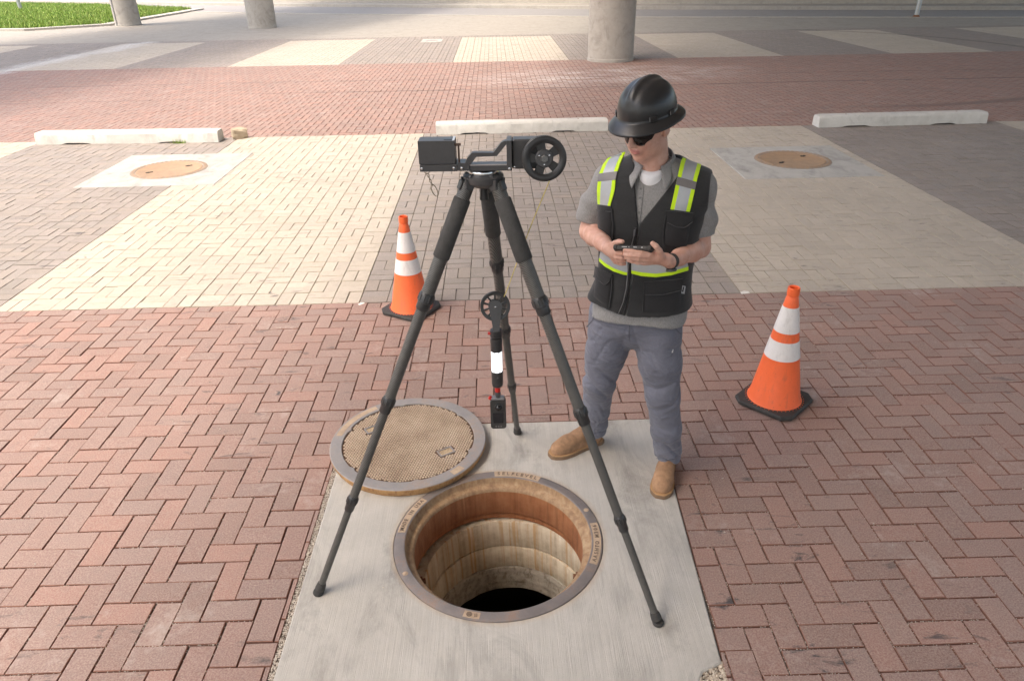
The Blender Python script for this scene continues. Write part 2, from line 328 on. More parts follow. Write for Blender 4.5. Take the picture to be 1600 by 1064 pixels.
def paving(name, rects, clips, mats, n_ind, bound, jitter=1.0, joint=JT, label=None):
    """one field of pavers: the largest-looking ones single objects, the rest one joined part"""
    root = empty(name, (bound[0], bound[2], 0), kind='structure')
    whole = []; cut = []
    for (x, y, w, h) in rects:
        if x + w < bound[0] + 0.008 or x > bound[1] - 0.008 or y + h < bound[2] + 0.008 or y > bound[3] - 0.008: continue
        g = joint / 2 * random.uniform(0.8, 1.2); poly = [(x + g, y + g), (x + w - g, y + g), (x + w - g, y + h - g), (x + g, y + h - g)]
        edge = x < bound[0] or x + w > bound[1] or y < bound[2] or y + h > bound[3]
        pieces = [poly]; touched = False
        if edge:
            p = poly
            for a, b, c in ((-1, 0, -bound[0] - g), (1, 0, bound[1] - g), (0, -1, -bound[2] - g), (0, 1, bound[3] - g)): p = clip(p, a, b, c)
            pieces = [p]; touched = True
        for fn in clips:
            nxt = []
            for p in pieces:
                r = fn(p)
                if r is not None: nxt += r; touched = True
                else: nxt.append(p)
            pieces = nxt
        for p in pieces:
            if area(p) < 0.0006: continue
            (cut if touched else whole).append((x, y, w, h) if not touched else p)
    W = np.array(whole) if whole else np.zeros((0, 4))
    idx = []
    if n_ind and len(W):
        ctr = np.c_[W[:, 0] + W[:, 2] / 2, W[:, 1] + W[:, 3] / 2, np.zeros(len(W))]; s = project(ctr)
        ins = (s[:, 0] > -25) & (s[:, 0] < 1625) & (s[:, 1] > -20) & (s[:, 1] < 1085) & (s[:, 2] > 0)
        score = np.where(ins, 1 / s[:, 2] ** 3, 0); order = np.argsort(-score); idx = [i for i in order[:n_ind] if score[i] > 0]
    sel = set(int(i) for i in idx); shared = {}
    zj = lambda: random.gauss(0, 0.0011) * jitter
    for i in idx:
        x, y, w, h = W[i]; L, S = max(w, h), min(w, h); key = round(L, 3), round(S, 3)
        if key not in shared: shared[key] = [shared_brick('brick', L - joint * random.uniform(0.8, 1.3), S - joint * random.uniform(0.8, 1.25), mats) for _ in range(4)]
        o = bpy.data.objects.new('brick', random.choice(shared[key])); COL.objects.link(o); o.parent = root
        o.location = (x + w / 2 - bound[0] + random.gauss(0, 0.0008), y + h / 2 - bound[2] + random.gauss(0, 0.0008), zj())
        o.rotation_euler = (random.gauss(0, 0.006) * jitter, random.gauss(0, 0.006) * jitter, (0 if w > h else math.pi / 2) + (math.pi if random.random() < .5 else 0) + random.gauss(0, 0.006))
    rest = np.array([W[i] for i in range(len(W)) if i not in sel]) if len(W) > len(sel) else np.zeros((0, 4))
    V = []; F = []; MI = []; BV = []
    if len(rest):
        n = len(rest); g = joint / 2
        cx = rest[:, 0] + rest[:, 2] / 2 - bound[0]; cy = rest[:, 1] + rest[:, 3] / 2 - bound[2]; hx = rest[:, 2] / 2 - g; hy = rest[:, 3] / 2 - g
        z0 = RNG.normal(0, 0.0011 * jitter, n); tx = RNG.normal(0, 0.006 * jitter, n); ty = RNG.normal(0, 0.006 * jitter, n); an = RNG.normal(0, 0.006, n)
        vs = []
        for ins_, dz in ((CH, 0.0), (0.0, -CH), (0.0, -TH)):
            for sx, sy in ((-1, -1), (1, -1), (1, 1), (-1, 1)):
                lx = sx * (hx - ins_); ly = sy * (hy - ins_)
                vs.append(np.stack([cx + lx * np.cos(an) - ly * np.sin(an), cy + lx * np.sin(an) + ly * np.cos(an), z0 + dz + lx * ty + ly * tx], -1))
        vs = np.stack(vs, 1).reshape(-1, 3); pat = [(0, 1, 2, 3)]; pm = [0]
        for i in range(4):
            j = (i + 1) % 4; pat += [(4 + i, 4 + j, j, i), (8 + i, 8 + j, 4 + j, 4 + i)]; pm += [1, 1]
        fs = (np.arange(n)[:, None, None] * 12 + np.array(pat)[None]).reshape(-1, 4)
        me = np_mesh('bricks', vs, fs, np.tile(pm, n))
        a = me.attributes.new('bv', 'FLOAT', 'FACE'); a.data.foreach_set('value', np.repeat(RNG.random(n), 9).astype(np.float32))
        for q in mats: me.materials.append(q)
        o = bpy.data.objects.new('bricks', me); COL.objects.link(o); o.parent = root; o['kind'] = 'stuff'
    if cut:
        v = []; f = []; m = []; bv = []
        for p in cut:
            a, b, c = prism_brick([(x - bound[0], y - bound[2]) for x, y in p], zj()); k = len(v); v += a; f += [tuple(k + i for i in q) for q in b]; m += c; bv += [random.random()] * len(b)
        me = bpy.data.meshes.new('cut_bricks'); me.from_pydata(v, [], f); me.polygons.foreach_set('material_index', m)
        at = me.attributes.new('bv', 'FLOAT', 'FACE'); at.data.foreach_set('value', bv)
        for q in mats: me.materials.append(q)
        o = bpy.data.objects.new('cut_bricks', me); COL.objects.link(o); o.parent = root; o['kind'] = 'stuff'
    return root
def clip_slab(p):
    xs = [q[0] for q in p]; ys = [q[1] for q in p]; s = SLAB
    if min(ys) > s['yt'] + 0.004 or max(xs) < s['x0'] - 0.03: return None
    yr = (min(ys) + max(ys)) / 2; xr = slab_right(yr)
    if min(xs) > xr + 0.02: return None
    # right edge line through two points
    xa, xb = slab_right(-1.0), slab_right(1.0); k = (xb - xa) / 2.0
    out = [clip(p, 1, 0, s['x0'] - 0.028), clip(p, -1, k, -(xa + k * 1.0) - 0.006)]
    mid = clip(clip(clip(p, -1, 0, -(s['x0'] - 0.028)), 1, -k, xa + k * 1.0 + 0.006), 0, -1, -s['yt'] - 0.006)
    return [q for q in out + [mid] if area(q) > 0.0008]
def clip_far(p):
    xs = [q[0] for q in p]; ys = [q[1] for q in p]
    for x0, x1, y0, y1 in SLABS_FAR:
        if max(xs) > x0 and min(xs) < x1 and max(ys) > y0 and min(ys) < y1:
            l = clip(p, 1, 0, x0 - 0.004); r = clip(p, -1, 0, -x1 - 0.004); md = clip(clip(p, -1, 0, -x0 + 0.004), 1, 0, x1 + 0.004)
            return [q for q in (l, r, clip(md, 0, 1, y0 - 0.004), clip(md, 0, -1, -y1 - 0.004)) if area(q) > 0.0008]
    return None
YB = 2.825; YF = 8.76; YR = 17.1; YS = 23.6
paving('red_brick_paving', herringbone(-4.2, 8.6, -1.4, YB), [clip_slab], M_RED, 300, (-4.2, 8.6, -1.3, YB - 0.003), 1.2)
fields = [(-7.7, -4.74, 'tan_brick_paving', M_TAN, 0, 14), (-4.74, -1.85, 'grey_brick_paving', M_GREY, 160, 14), (-1.85, 0.88, 'tan_brick_paving', M_TAN, 300, 13),
          (0.88, 3.77, 'grey_brick_paving', M_GREY, 300, 14), (3.77, 6.52, 'tan_brick_paving', M_TAN, 300, 13), (6.52, 9.45, 'grey_brick_paving', M_GREY, 160, 14), (9.45, 12.3, 'tan_brick_paving', M_TAN, 0, 14)]
for k, (a, b, nm, mt, ni, nx) in enumerate(fields):
    paving(nm, basket(a, b, YB, YF, nx, 28, k), [clip_far], mt, ni, (a + 0.001, b - 0.001, YB, YF), 1.0, JT * 0.9)
paving('red_brick_paving', herringbone(-13, 21, YF, YR), [], M_RED, 0, (-13, 21, YF + 0.003, YR), 0.8, 0.008)
xs = [-15.7, -13.0, -10.3, -7.55, -4.75, -1.95, 0.9, 3.85, 6.6, 9.3, 12.1, 14.7, 17.4, 20.1, 22.8, 25.5]
for k in range(len(xs) - 1):
    paving('grey_brick_paving' if k % 2 == 1 else 'tan_brick_paving', basket(xs[k], xs[k + 1], YR, YS, 13, 31, k), [], M_GREY if k % 2 == 1 else M_TAN, 0, (xs[k] + 0.001, xs[k + 1] - 0.001, YR + 0.003, YS), 0.7, 0.008)
paving('grey_brick_paving', basket(-16, 26, YS, YS + 0.63, 200, 3), [], M_GREY, 0, (-16, 26, YS + 0.003, YS + 0.63), 0.6, 0.008)

def sheet(name, polys, z, mat, **k):
    mb = MB()
    for p in polys: mb.add([(x, y, z) for x, y in p], [tuple(range(len(p)))])
    return mb.obj(name, mat, **k)
def rect(a, b, c, d): return [(a, c), (b, c), (b, d), (a, d)]
# bedding under the pavers, open where the manhole shaft goes down
s = SLAB
sheet('ground', [rect(-400, 1.2, -400, 500), rect(2.6, 400, -400, 500), rect(1.2, 2.6, -400, -0.4), rect(1.2, 2.6, 1.0, 500)], -0.0115, M_SAND, kind='structure')
YE = YS + 0.635
# ------------------------------------------------------------------ setting: path, road, kerbs, lawn, bank
near_r = [(-60, 64), (-6, 37.2), (8.3, 31.3), (22.3, 27.4), (70, 15)]; far_r = [(-60, 71), (-7.2, 43.6), (9.2, 36.2), (24.8, 31.0), (70, 18.6)]
sheet('path', [rect(-70, 70, YE, 90)], -0.004, M_PATH, kind='structure')
sheet('road', [near_r + far_r[::-1]], 0.002, M_ROAD, kind='structure')
def offs(pl, d): return [(x + d * 0.37, y + d * 0.93) for x, y in pl]
def strip_prism(name, a, b, z0, z1, mat, **k):
    mb = MB()
    for i in range(len(a) - 1):
        q = [a[i], a[i + 1], b[i + 1], b[i]]; mb.prism(q, z0, z1)
    return mb.obj(name, mat, **k)
strip_prism('kerb', far_r, offs(far_r, 0.35), -0.05, 0.15, M_KERB, kind='structure')
strip_prism('kerb', offs(near_r, -0.22), near_r, -0.05, 0.02, M_KERB, kind='structure')
strip_prism('pavement', offs(far_r, 0.355), offs(far_r, 2.2), -0.05, 0.14, M_PATH, kind='structure')
strip_prism('kerb', offs(far_r, 2.21), offs(far_r, 2.5), -0.05, 0.34, M_KERB, kind='structure')
def terrain(name, a, b, z_a, z_b, n, m, mat, amp):
    V = []; F = []
    A = np.array(a); B = np.array(b); t = np.linspace(0, len(A) - 1, n)
    for j in range(m):
        s_ = j / (m - 1)
        for u in t:
            i = min(int(u), len(A) - 2); w = u - i; p = (A[i] * (1 - w) + A[i + 1] * w) * (1 - s_) + (B[i] * (1 - w) + B[i + 1] * w) * s_
            V.append((p[0], p[1], z_a + (z_b - z_a) * s_ ** 0.8 + random.gauss(0, amp)))
    for j in range(m - 1):
        for i in range(n - 1): F.append((j * n + i, j * n + i + 1, (j + 1) * n + i + 1, (j + 1) * n + i))
    return link(name, np_mesh(name, V, F), mat, smooth=True, kind='structure')
terrain('bank', offs(far_r, 2.5), offs(far_r, 16), 0.26, 2.6, 150, 20, M_DIRT, 0.05)
terrain('hill', offs(far_r, 16), offs(far_r, 90), 2.5, 9.0, 60, 8, M_SOIL, 0.2)
LAWN = [(-15.0, 32.2), (-17.2, 30.5), (-40, 33.5), (-48, 60), (-36, 57), (-24, 50.5), (-15.3, 43.5)]
mb = MB(); mb.prism(LAWN, -0.05, 0.05); mb.obj('lawn', M_SOIL, kind='structure')
kl = [(-14.55, 43.3), (-14.6, 32.0), (-17.1, 29.95), (-40, 33.0)]; ki = [(-15.05, 43.3), (-15.05, 32.25), (-17.2, 30.45), (-40, 33.5)]
strip_prism('kerb', kl, ki, -0.05, 0.075, M_KERB, kind='structure')
def grass_mat():
    t = NT('grass_blade'); at = t.node('ShaderNodeAttribute', attribute_name='bv').outputs['Fac']
    c = t.ramp(at, [(0, (0.10, 0.19, 0.02)), (0.45, (0.17, 0.29, 0.03)), (0.8, (0.26, 0.36, 0.06)), (1, (0.38, 0.38, 0.14))])
    return t.out(c, 0.6, 0.0)
M_GRASS = grass_mat()
def blades(name, pts, hgt, wid, parent=None, **k):
    n = len(pts); an = RNG.random(n) * 6.283; h = hgt * (0.5 + RNG.random(n)); w = wid * (0.6 + 0.8 * RNG.random(n)); le = RNG.normal(0, 0.35, (n, 2)) * h[:, None]
    dx = np.cos(an) * w / 2; dy = np.sin(an) * w / 2; P = np.asarray(pts, float)
    a = P + np.stack([dx, dy, 0 * dx], -1); b = P - np.stack([dx, dy, 0 * dx], -1); t_ = P + np.stack([le[:, 0], le[:, 1], h], -1)
    me = np_mesh(name, np.stack([a, b, t_], 1).reshape(-1, 3), np.arange(3 * n).reshape(-1, 3))
    q = me.attributes.new('bv', 'FLOAT', 'FACE'); q.data.foreach_set('value', RNG.random(n).astype(np.float32))
    return link(name, me, M_GRASS, parent, **k)
def in_poly(P, poly):
    x, y = P[:, 0], P[:, 1]; r = np.zeros(len(P), bool); n = len(poly)
    for i in range(n):
        (x1, y1), (x2, y2) = poly[i], poly[(i + 1) % n]
        c_ = ((y1 > y) != (y2 > y)) & (x < (x2 - x1) * (y - y1) / (y2 - y1 + 1e-12) + x1); r ^= c_
    return r
pp = np.c_[RNG.uniform(-42, -15, 260000), RNG.uniform(30.5, 58, 260000), np.full(260000, 0.045)]
cl = np.sin(pp[:, 0] * 2.1 + np.sin(pp[:, 1] * 1.3) * 2) + np.sin(pp[:, 1] * 2.7 + pp[:, 0]); pp = pp[in_poly(pp, LAWN) & (cl + RNG.normal(0, 0.9, len(pp)) > -1.0)]
blades('grass', pp, 0.13, 0.035, label='bright green unmown grass covering the lawn behind the columns', cat='grass', kind='stuff')
u = RNG.random(60000); lat = RNG.random(60000); i0 = np.minimum((u * 4).astype(int), 3); fr = np.array(far_r, float); ww = u * 4 - i0
q = fr[i0] * (1 - ww)[:, None] + fr[np.minimum(i0 + 1, 4)] * ww[:, None]; dd = 2.55 + 7 * lat ** 2
keep = (q[:, 0] < 9.5) & (q[:, 0] > -45) & (np.sin(q[:, 0] * 1.1) + RNG.normal(0, 0.6, 60000) > -0.1)
pts = np.c_[q[:, 0] + dd * 0.37, q[:, 1] + dd * 0.93, 0.26 + 0.174 * (dd - 2.5)][keep]
blades('weeds', pts, 0.45, 0.10, label='strip of green weeds along the bank beyond the road', cat='weeds', kind='stuff')

# ------------------------------------------------------------------ overpass: columns in view, decks overhead
def column(loc, r, h, label, pipe=False):
    root = empty('bridge_column', (loc[0], loc[1], -0.01), label=label, cat='column', group='round concrete columns of the overpass')
    mb = MB(); prof = [(r * 1.0, 0.0), (r, 0.02)]
    z = 0.02
    for zz in (1.22, 2.44, 3.66, 4.88, 6.1, 7.32, 8.54, 9.76, 10.98, h): prof += [(r, zz - 0.008), (r - 0.006, zz - 0.004), (r - 0.006, zz), (r, zz + 0.004)]
    mb.lathe(prof[:-1], 64, cap=True); mb.obj('shaft', M_COLUMN, root, smooth=30)
    mb = MB(); mb.lathe([(r + 0.001, 0.0), (r + 0.012, 0.005), (r + 0.012, 0.07), (r + 0.001, 0.085)], 64); mb.obj('base_band', M_KERB, root, smooth=30)
    if pipe:
        mb = MB(); x = -r * 0.55; y = -r * 0.86; mb.tube([(x, y, 0.05), (x, y, h - 0.1)], 0.035, 12); o = mb.obj('conduit', simple('conduit_grey', (0.3, 0.29, 0.28), 0.5), root, smooth=40)
        mb = MB()
        for zz in (0.8, 2.4, 4.0): mb.box((x * 1.0, y * 1.0, zz), (0.11, 0.05, 0.03))
        mb.obj('clamp', simple('conduit_clamp', (0.25, 0.24, 0.23), 0.5, 0.6), o)
    return root
column((4.86, 16.95), 0.565, 13.0, 'thick round concrete column standing behind the man in the hard hat')
column((-7.3, 29.4), 0.55, 13.0, 'round concrete column in the background, the right one of the pair near the lawn')
column((-13.85, 32.1), 0.52, 13.0, 'round concrete column at the edge of the lawn with a conduit pipe', True)
def deck(name, edge_l, edge_r, z0, label):
    root = empty(name, (edge_l[0][0], edge_l[0][1], z0), label=label, cat='overpass', group='overpass decks overhead')
    ox, oy = edge_l[0]; L = [(x - ox, y - oy) for x, y in edge_l]; R_ = [(x - ox, y - oy) for x, y in edge_r]
    mb = MB()
    for i in range(len(L) - 1): mb.prism([L[i], R_[i], R_[i + 1], L[i + 1]], 0.0, 0.9)
    mb.obj('slab', M_DECK, root)
    for E, sg in ((L, 1), (R_, -1)):
        mb = MB()
        for i in range(len(E) - 1):
            a, b = E[i], E[i + 1]; mb.prism([(a[0], a[1]), (a[0] + 0.3 * sg, a[1]), (b[0] + 0.3 * sg, b[1]), (b[0], b[1])], 0.905, 1.75)
        mb.obj('parapet', M_DECK, root)
    return root
dA = [(-4.07 + 0.199 * (y + 0.81), y) for y in (-45, 0, 30, 60, 95)]
deck('overpass_deck', dA, [(x + 42, y) for x, y in dA], 13.0, 'wide concrete overpass deck right above the manhole')
dB = [(-26.5, -45), (-15.9, -5), (-12.75, 7.3), (-12.45, 8.7), (-11.45, 12.9), (-10.95, 16.9), (-9.75, 21.9), (-5.75, 36.4), (5, 76)]
deck('overpass_deck', [(x - 10.2, y) for x, y in dB], dB, 13.0, 'second concrete overpass deck, left of the sunlit gap')
# ------------------------------------------------------------------ posts
M_GALV = simple('galvanised_steel', (0.45, 0.46, 0.46), 0.45, 0.7, 0.2, 40)
M_RUST = simple('rusty_iron', (0.22, 0.10, 0.05), 0.85, 0.1, 0.35, 60, 0.6, 0.003)
t_ = empty('sign_post', (18.65, 28.37, 0), label='leaning galvanised sign post at the far roadside on the right', cat='post')
mb = MB(); mb.tube([(0, 0, 0.0), (0.06, 0.02, 2.6)], 0.085, 16); mb.obj('pole', M_GALV, t_, smooth=40)
mb = MB(); mb.lathe([(0.14, 0.0), (0.13, 0.04), (0.095, 0.07), (0.09, 0.09)], 20, cap=True); mb.obj('base', M_RUST, t_, smooth=40)
t_ = empty('lawn_post', (-26.4, 45.9, 0.04), label='thin grey post standing in the grass at the far left', cat='post')
mb = MB(); mb.tube([(0, 0, 0), (-0.12, 0, 3.2)], 0.11, 14); mb.obj('pole', M_GALV, t_, smooth=40)
mb = MB(); mb.lathe([(0.17, 0.0), (0.17, 0.05), (0.12, 0.08)], 16, cap=True); mb.obj('base', M_KERB, t_, smooth=40)
# ------------------------------------------------------------------ concrete slab round the open manhole
MC = (1.905, 0.303); RO = 0.462
def star_slab(poly, c, r, z1, z0, n=96):
    angs = sorted([2 * math.pi * i / n for i in range(n)] + [math.atan2(y - c[1], x - c[0]) % (2 * math.pi) for x, y in poly]); A = []
    for g in angs:
        dx, dy = math.cos(g), math.sin(g); best = None
        for i in range(len(poly)):
            (x1, y1), (x2, y2) = poly[i], poly[(i + 1) % len(poly)]; ex, ey = x2 - x1, y2 - y1; den = dx * ey - dy * ex
            if abs(den) < 1e-12: continue
            t = ((x1 - c[0]) * ey - (y1 - c[1]) * ex) / den; u = ((x1 - c[0]) * dy - (y1 - c[1]) * dx) / den
            if t > 0 and -1e-6 <= u <= 1 + 1e-6 and (best is None or t < best): best = t
        A.append((g, best))
    k = len(A); inn = [(r * math.cos(g), r * math.sin(g)) for g, t in A]; out = [(t * math.cos(g), t * math.sin(g)) for g, t in A]
    ou2 = [((t - 0.006) * math.cos(g), (t - 0.006) * math.sin(g)) for g, t in A]
    v = [(x, y, z1) for x, y in inn] + [(x, y, z1) for x, y in ou2] + [(x, y, z1 - 0.005) for x, y in out] + [(x, y, z0) for x, y in out] + [(x, y, z0) for x, y in inn]
    f = []
    for i in range(k):
        j = (i + 1) % k
        for a, b in ((0, 1), (1, 2), (2, 3), (4, 0)): f.append((a * k + i, b * k + i, b * k + j, a * k + j))
    mb = MB(); mb.add(v, f); return mb
poly = [(SLAB['x0'], SLAB['yt']), (SLAB['x0'] - 0.004, -1.05), (2.48, -1.05), (2.53, -0.53), (2.585, -0.475), (2.63, -0.40), (slab_right(-0.37), -0.365), (slab_right(0.4), 0.4), (slab_right(SLAB['yt']), SLAB['yt'])]
mb = star_slab(poly, MC, RO, 0.004, -0.14)
mb.obj('concrete_slab', M_SLAB, None, kind='structure').location = (MC[0], MC[1], 0)
# broken corner: crumbled concrete
def rubble(name, n, fx, fy, smin, smax, mat, zf=0.0, **k):
    V = []; F = []
    for i in range(n):
        s_ = random.uniform(smin, smax); x, y = fx(), fy(); 
        if callable(x): pass
        R_ = Matrix.Rotation(random.random() * 6.3, 3, 'Z') @ Matrix.Rotation(random.random() * 6.3, 3, 'X'); b = len(V)
        for p in ((1, 0, 0), (-1, 0, 0), (0, 1, 0), (0, -1, 0), (0, 0, 1), (0, 0, -1)):
            q = R_ @ (Vector(p) * s_ * random.uniform(0.6, 1.1)); V.append((x + q.x, y + q.y, zf + s_ * 0.35 + q.z * 0.8))
        for f in ((0, 2, 4), (2, 1, 4), (1, 3, 4), (3, 0, 4), (2, 0, 5), (1, 2, 5), (3, 1, 5), (0, 3, 5)): F.append([b + j for j in f])
    return link(name, np_mesh(name, V, F), mat, **k)
def grain_mat(name, cols):
    t = NT(name); P = t.pos(); n = t.noise(P, 160, 1, 0.5); return t.out(t.ramp(n, [(0.3 + 0.4 * i / (len(cols) - 1), c) for i, c in enumerate(cols)]), 0.9)
M_GRAIN = grain_mat('gravel_grain', [(0.24, 0.20, 0.17), (0.48, 0.42, 0.35), (0.66, 0.61, 0.54), (0.36, 0.28, 0.22)])
rubble('concrete_rubble', 900, lambda: random.uniform(2.52, 2.72), lambda: random.uniform(-0.62, -0.36), 0.004, 0.013, grain_mat('crumbled_concrete', [(0.38, 0.32, 0.25), (0.52, 0.45, 0.36), (0.62, 0.55, 0.46)]), -0.010,
       label='crumbled concrete filling the broken slab corner at the bottom', cat='rubble', kind='stuff')
rubble('joint_gravel', 2600, lambda: random.uniform(SLAB['x0'] - 0.026, SLAB['x0'] - 0.003), lambda: random.uniform(-0.62, 1.19), 0.0020, 0.0050, M_GRAIN, -0.006,
       label='pale gravel filling the gap along the left slab edge', cat='gravel', kind='stuff')
GX = []
for (x, y, w, h) in herringbone(-0.6, 4.6, -0.62, 2.7):
    if x < -0.6 or x > 4.6 or y < -0.7 or y > 2.7 or (SLAB['x0'] - 0.2 < x < 2.7 and y < 1.15): continue
    dens = 1.0 if y < 1.2 else 0.55
    for _ in range(int(30 * dens * random.uniform(0.2, 1.6))):
        GX.append((x + random.random() * w, y + random.gauss(0, 0.0012)) if random.random() < w / (w + h) else (x + random.gauss(0, 0.0012), y + random.random() * h))
it = iter(GX); cur = [None]
def gx(): cur[0] = next(it); return cur[0][0]
rubble('joint_grit', len(GX), gx, lambda: cur[0][1], 0.0015, 0.0034, M_GRAIN, -0.0048, label='coarse grit in the joints between the red pavers', cat='grit', kind='stuff')
PB = [(random.uniform(-1.2, 5.2), random.choice((random.uniform(-0.6, 2.8), random.uniform(-0.6, 2.8), random.uniform(2.8, 7.5)))) for _ in range(200)]
PB = [p for p in PB if math.hypot(p[0] - MC[0], p[1] - MC[1]) > 0.52 and math.hypot(p[0] - 1.442, p[1] - 0.99) > 0.45]; it2 = iter(PB); cur2 = [None]
def pbx(): cur2[0] = next(it2); return cur2[0][0]
rubble('pebbles', len(PB), pbx, lambda: cur2[0][1], 0.0022, 0.006, M_GRAIN, 0.001, label='few small pale stone crumbs strewn over the paving', cat='crumbs', kind='stuff')
# ------------------------------------------------------------------ open manhole: iron frame and brick-lined shaft
def iron_mat(name, a, b, rust, rf):
    t = NT(name); P = t.obj(); n = t.noise(P, 9, 6, 0.65); n2 = t.noise(P, 140, 4, 0.7)
    c = t.ramp(n, [(0.3, a), (0.7, b)]); c = t.mix(t.math('MULTIPLY', t.step(t.math('ADD', t.math('MULTIPLY', n, 0.6), t.math('MULTIPLY', n2, 0.4)), 0.5, 0.62), rf), c, rust)
    t.bump(n2, 0.5, 0.002); return t.out(c, t.math('ADD', 0.5, t.math('MULTIPLY', n2, 0.3)), 0.25)
M_IRON = iron_mat('worn_cast_iron', (0.17, 0.15, 0.145), (0.25, 0.225, 0.215), (0.30, 0.16, 0.08), 0.45)
M_IRON2 = iron_mat('lid_rim_iron', (0.25, 0.235, 0.23), (0.33, 0.31, 0.30), (0.36, 0.22, 0.13), 0.35)
def streak_mat(name, cols, drip, rough=0.85, zs=1.2, df=0.7, bs=0.6):
    t = NT(name); O = t.obj(); n1 = t.noise(t.scaled(O, (26, 26, zs)), 1.0, 5, 0.65); n2 = t.noise(O, 16, 6, 0.7); n3 = t.noise(O, 120, 3, 0.7)
    c = t.ramp(t.math('ADD', t.math('MULTIPLY', n1, 0.6), t.math('MULTIPLY', n2, 0.4)), [(0.32 + 0.36 * i / (len(cols) - 1), q) for i, q in enumerate(cols)])
    c = t.mix(t.math('MULTIPLY', t.step(t.noise(t.scaled(O, (38, 38, zs * 0.6), loc=(3, 1, 0)), 1.0, 3, 0.6), 0.52, 0.64), df), c, drip)
    t.bump(t.math('ADD', n2, t.math('MULTIPLY', n3, 0.7)), 0.6, 0.004); return t.out(c, rough)
M_SEAT = streak_mat('rusty_lip', [(0.18, 0.10, 0.055), (0.33, 0.21, 0.115), (0.46, 0.33, 0.20)], (0.20, 0.11, 0.06), 0.7, 14, 0.4, 0.25)
M_BARREL = streak_mat('rusted_barrel', [(0.22, 0.08, 0.03), (0.34, 0.135, 0.055), (0.44, 0.20, 0.09)], (0.19, 0.075, 0.03), 0.85, 2.5, 0.5)
M_SHAFT = streak_mat('stained_shaft_concrete', [(0.34, 0.26, 0.17), (0.62, 0.54, 0.41), (0.78, 0.72, 0.60)], (0.50, 0.27, 0.09), 0.8, 1.0)
M_MORTAR = streak_mat('rough_mortar', [(0.22, 0.19, 0.155), (0.45, 0.41, 0.35), (0.58, 0.54, 0.47)], (0.22, 0.18, 0.13), 0.9, 30)
M_PLATE = simple('letter_plate_rust', (0.42, 0.315, 0.22), 0.8, 0.0, 0.2, 50, 0.4, 0.002)
M_LETTER = simple('letter_dark', (0.16, 0.12, 0.09), 0.7, 0.1, 0.2, 60)
mh = empty('open_manhole', (MC[0], MC[1], 0), label='rusty cast iron ring frame of the open manhole, set in the concrete slab', cat='manhole')
mb = MB(); mb.lathe([(RO - 0.001, -0.13), (RO - 0.001, 0.000), (RO - 0.004, 0.0068), (RO - 0.008, 0.0085), (0.415, 0.0085), (0.411, 0.006)], 128); mb.obj('ring', M_IRON, mh, smooth=30)
mb = MB(); mb.lathe([(0.411, 0.006), (0.407, -0.022), (0.403, -0.029), (0.392, -0.032), (0.382, -0.035), (0.377, -0.041), (0.374, -0.052)], 128); mb.obj('seat', M_SEAT, mh, smooth=60)
mb = MB(); mb.lathe([(0.374, -0.052), (0.3745, -0.180), (0.379, -0.194), (0.384, -0.198), (0.384, -0.226), (0.42, -0.229)], 128); mb.obj('barrel', M_BARREL, mh, smooth=40)
for g, lift in ((1.02 + math.pi * 0.72, -0.196), (-0.12, -0.205)):
    mb = MB(); M_ = Matrix.Rotation(g, 4, 'Z')
    mb.tube([M_ @ Vector((0.405, 0, lift)), M_ @ Vector((0.348, 0, lift))], [0.024, 0.021], 12); mb.tube([M_ @ Vector((0.352, 0, lift)), M_ @ Vector((0.335, 0, lift))], [0.012, 0.012], 10)
    mb.obj('anchor_bolt', M_RUST, mh, smooth=50)
def text_mesh(body, size, ext):
    cu = bpy.data.curves.new('lettering', 'FONT'); cu.body = body; cu.size = size; cu.extrude = ext; cu.align_x = 'CENTER'; cu.align_y = 'CENTER'; cu.resolution_u = 3; cu.offset = size * 0.012
    o = bpy.data.objects.new('lettering', cu); COL.objects.link(o); dg = bpy.context.evaluated_depsgraph_get(); dg.update()
    me = bpy.data.meshes.new_from_object(o.evaluated_get(dg)); bpy.data.objects.remove(o); return me
def ring_text(body, r, a_mid, step, size, outward, z, parent):
    """letters set round the ring; outward: tops point away from the centre, reading clockwise"""
    n = len(body)
    for i, chx in enumerate(body):
        if chx == ' ': continue
        me = text_mesh(chx, size, 0.0012); a = a_mid + (-(i - (n - 1) / 2) if outward else (i - (n - 1) / 2)) * step
        o = link('letter', me, M_LETTER, parent); o.location = (r * math.cos(a), r * math.sin(a), z); o.rotation_euler = (0, 0, a - math.pi / 2 if outward else a + math.pi / 2)
def arc_plate(r0, r1, a0, a1, z, h, mat, parent, name='name_plate'):
    n = 24; P = [(r1 * math.cos(a0 + (a1 - a0) * i / n), r1 * math.sin(a0 + (a1 - a0) * i / n)) for i in range(n + 1)] + [(r0 * math.cos(a1 + (a0 - a1) * i / n), r0 * math.sin(a1 + (a0 - a1) * i / n)) for i in range(n + 1)]
    mb = MB(); v = [(x, y, z) for x, y in P] + [(x, y, z + h) for x, y in P]; k = len(P)
    f = [(i, (i + 1) % k, k + (i + 1) % k, k + i) for i in range(k)] + [(k + i, k + i + 1, k + 2 * n - i, k + 2 * n + 1 - i) for i in range(n)]
    mb.add(v, f); return mb.obj(name, mat, parent)
rad = math.radians
p_ = arc_plate(0.419, 0.455, rad(62), rad(92), 0.0085, 0.0014, M_PLATE, mh); ring_text('SELFLEVEL', 0.437, rad(77), rad(3.05), 0.030, True, 0.0105, p_)
p_ = arc_plate(0.419, 0.452, rad(-24), rad(9), 0.0085, 0.0014, M_PLATE, mh); ring_text('AASHTO M306', 0.436, rad(-7.5), rad(2.75), 0.025, False, 0.0105, p_)
p_ = arc_plate(0.419, 0.452, rad(143), rad(174), 0.0085, 0.0014, M_PLATE, mh); ring_text('MADE IN USA', 0.436, rad(158.5), rad(2.6), 0.025, True, 0.0105, p_)
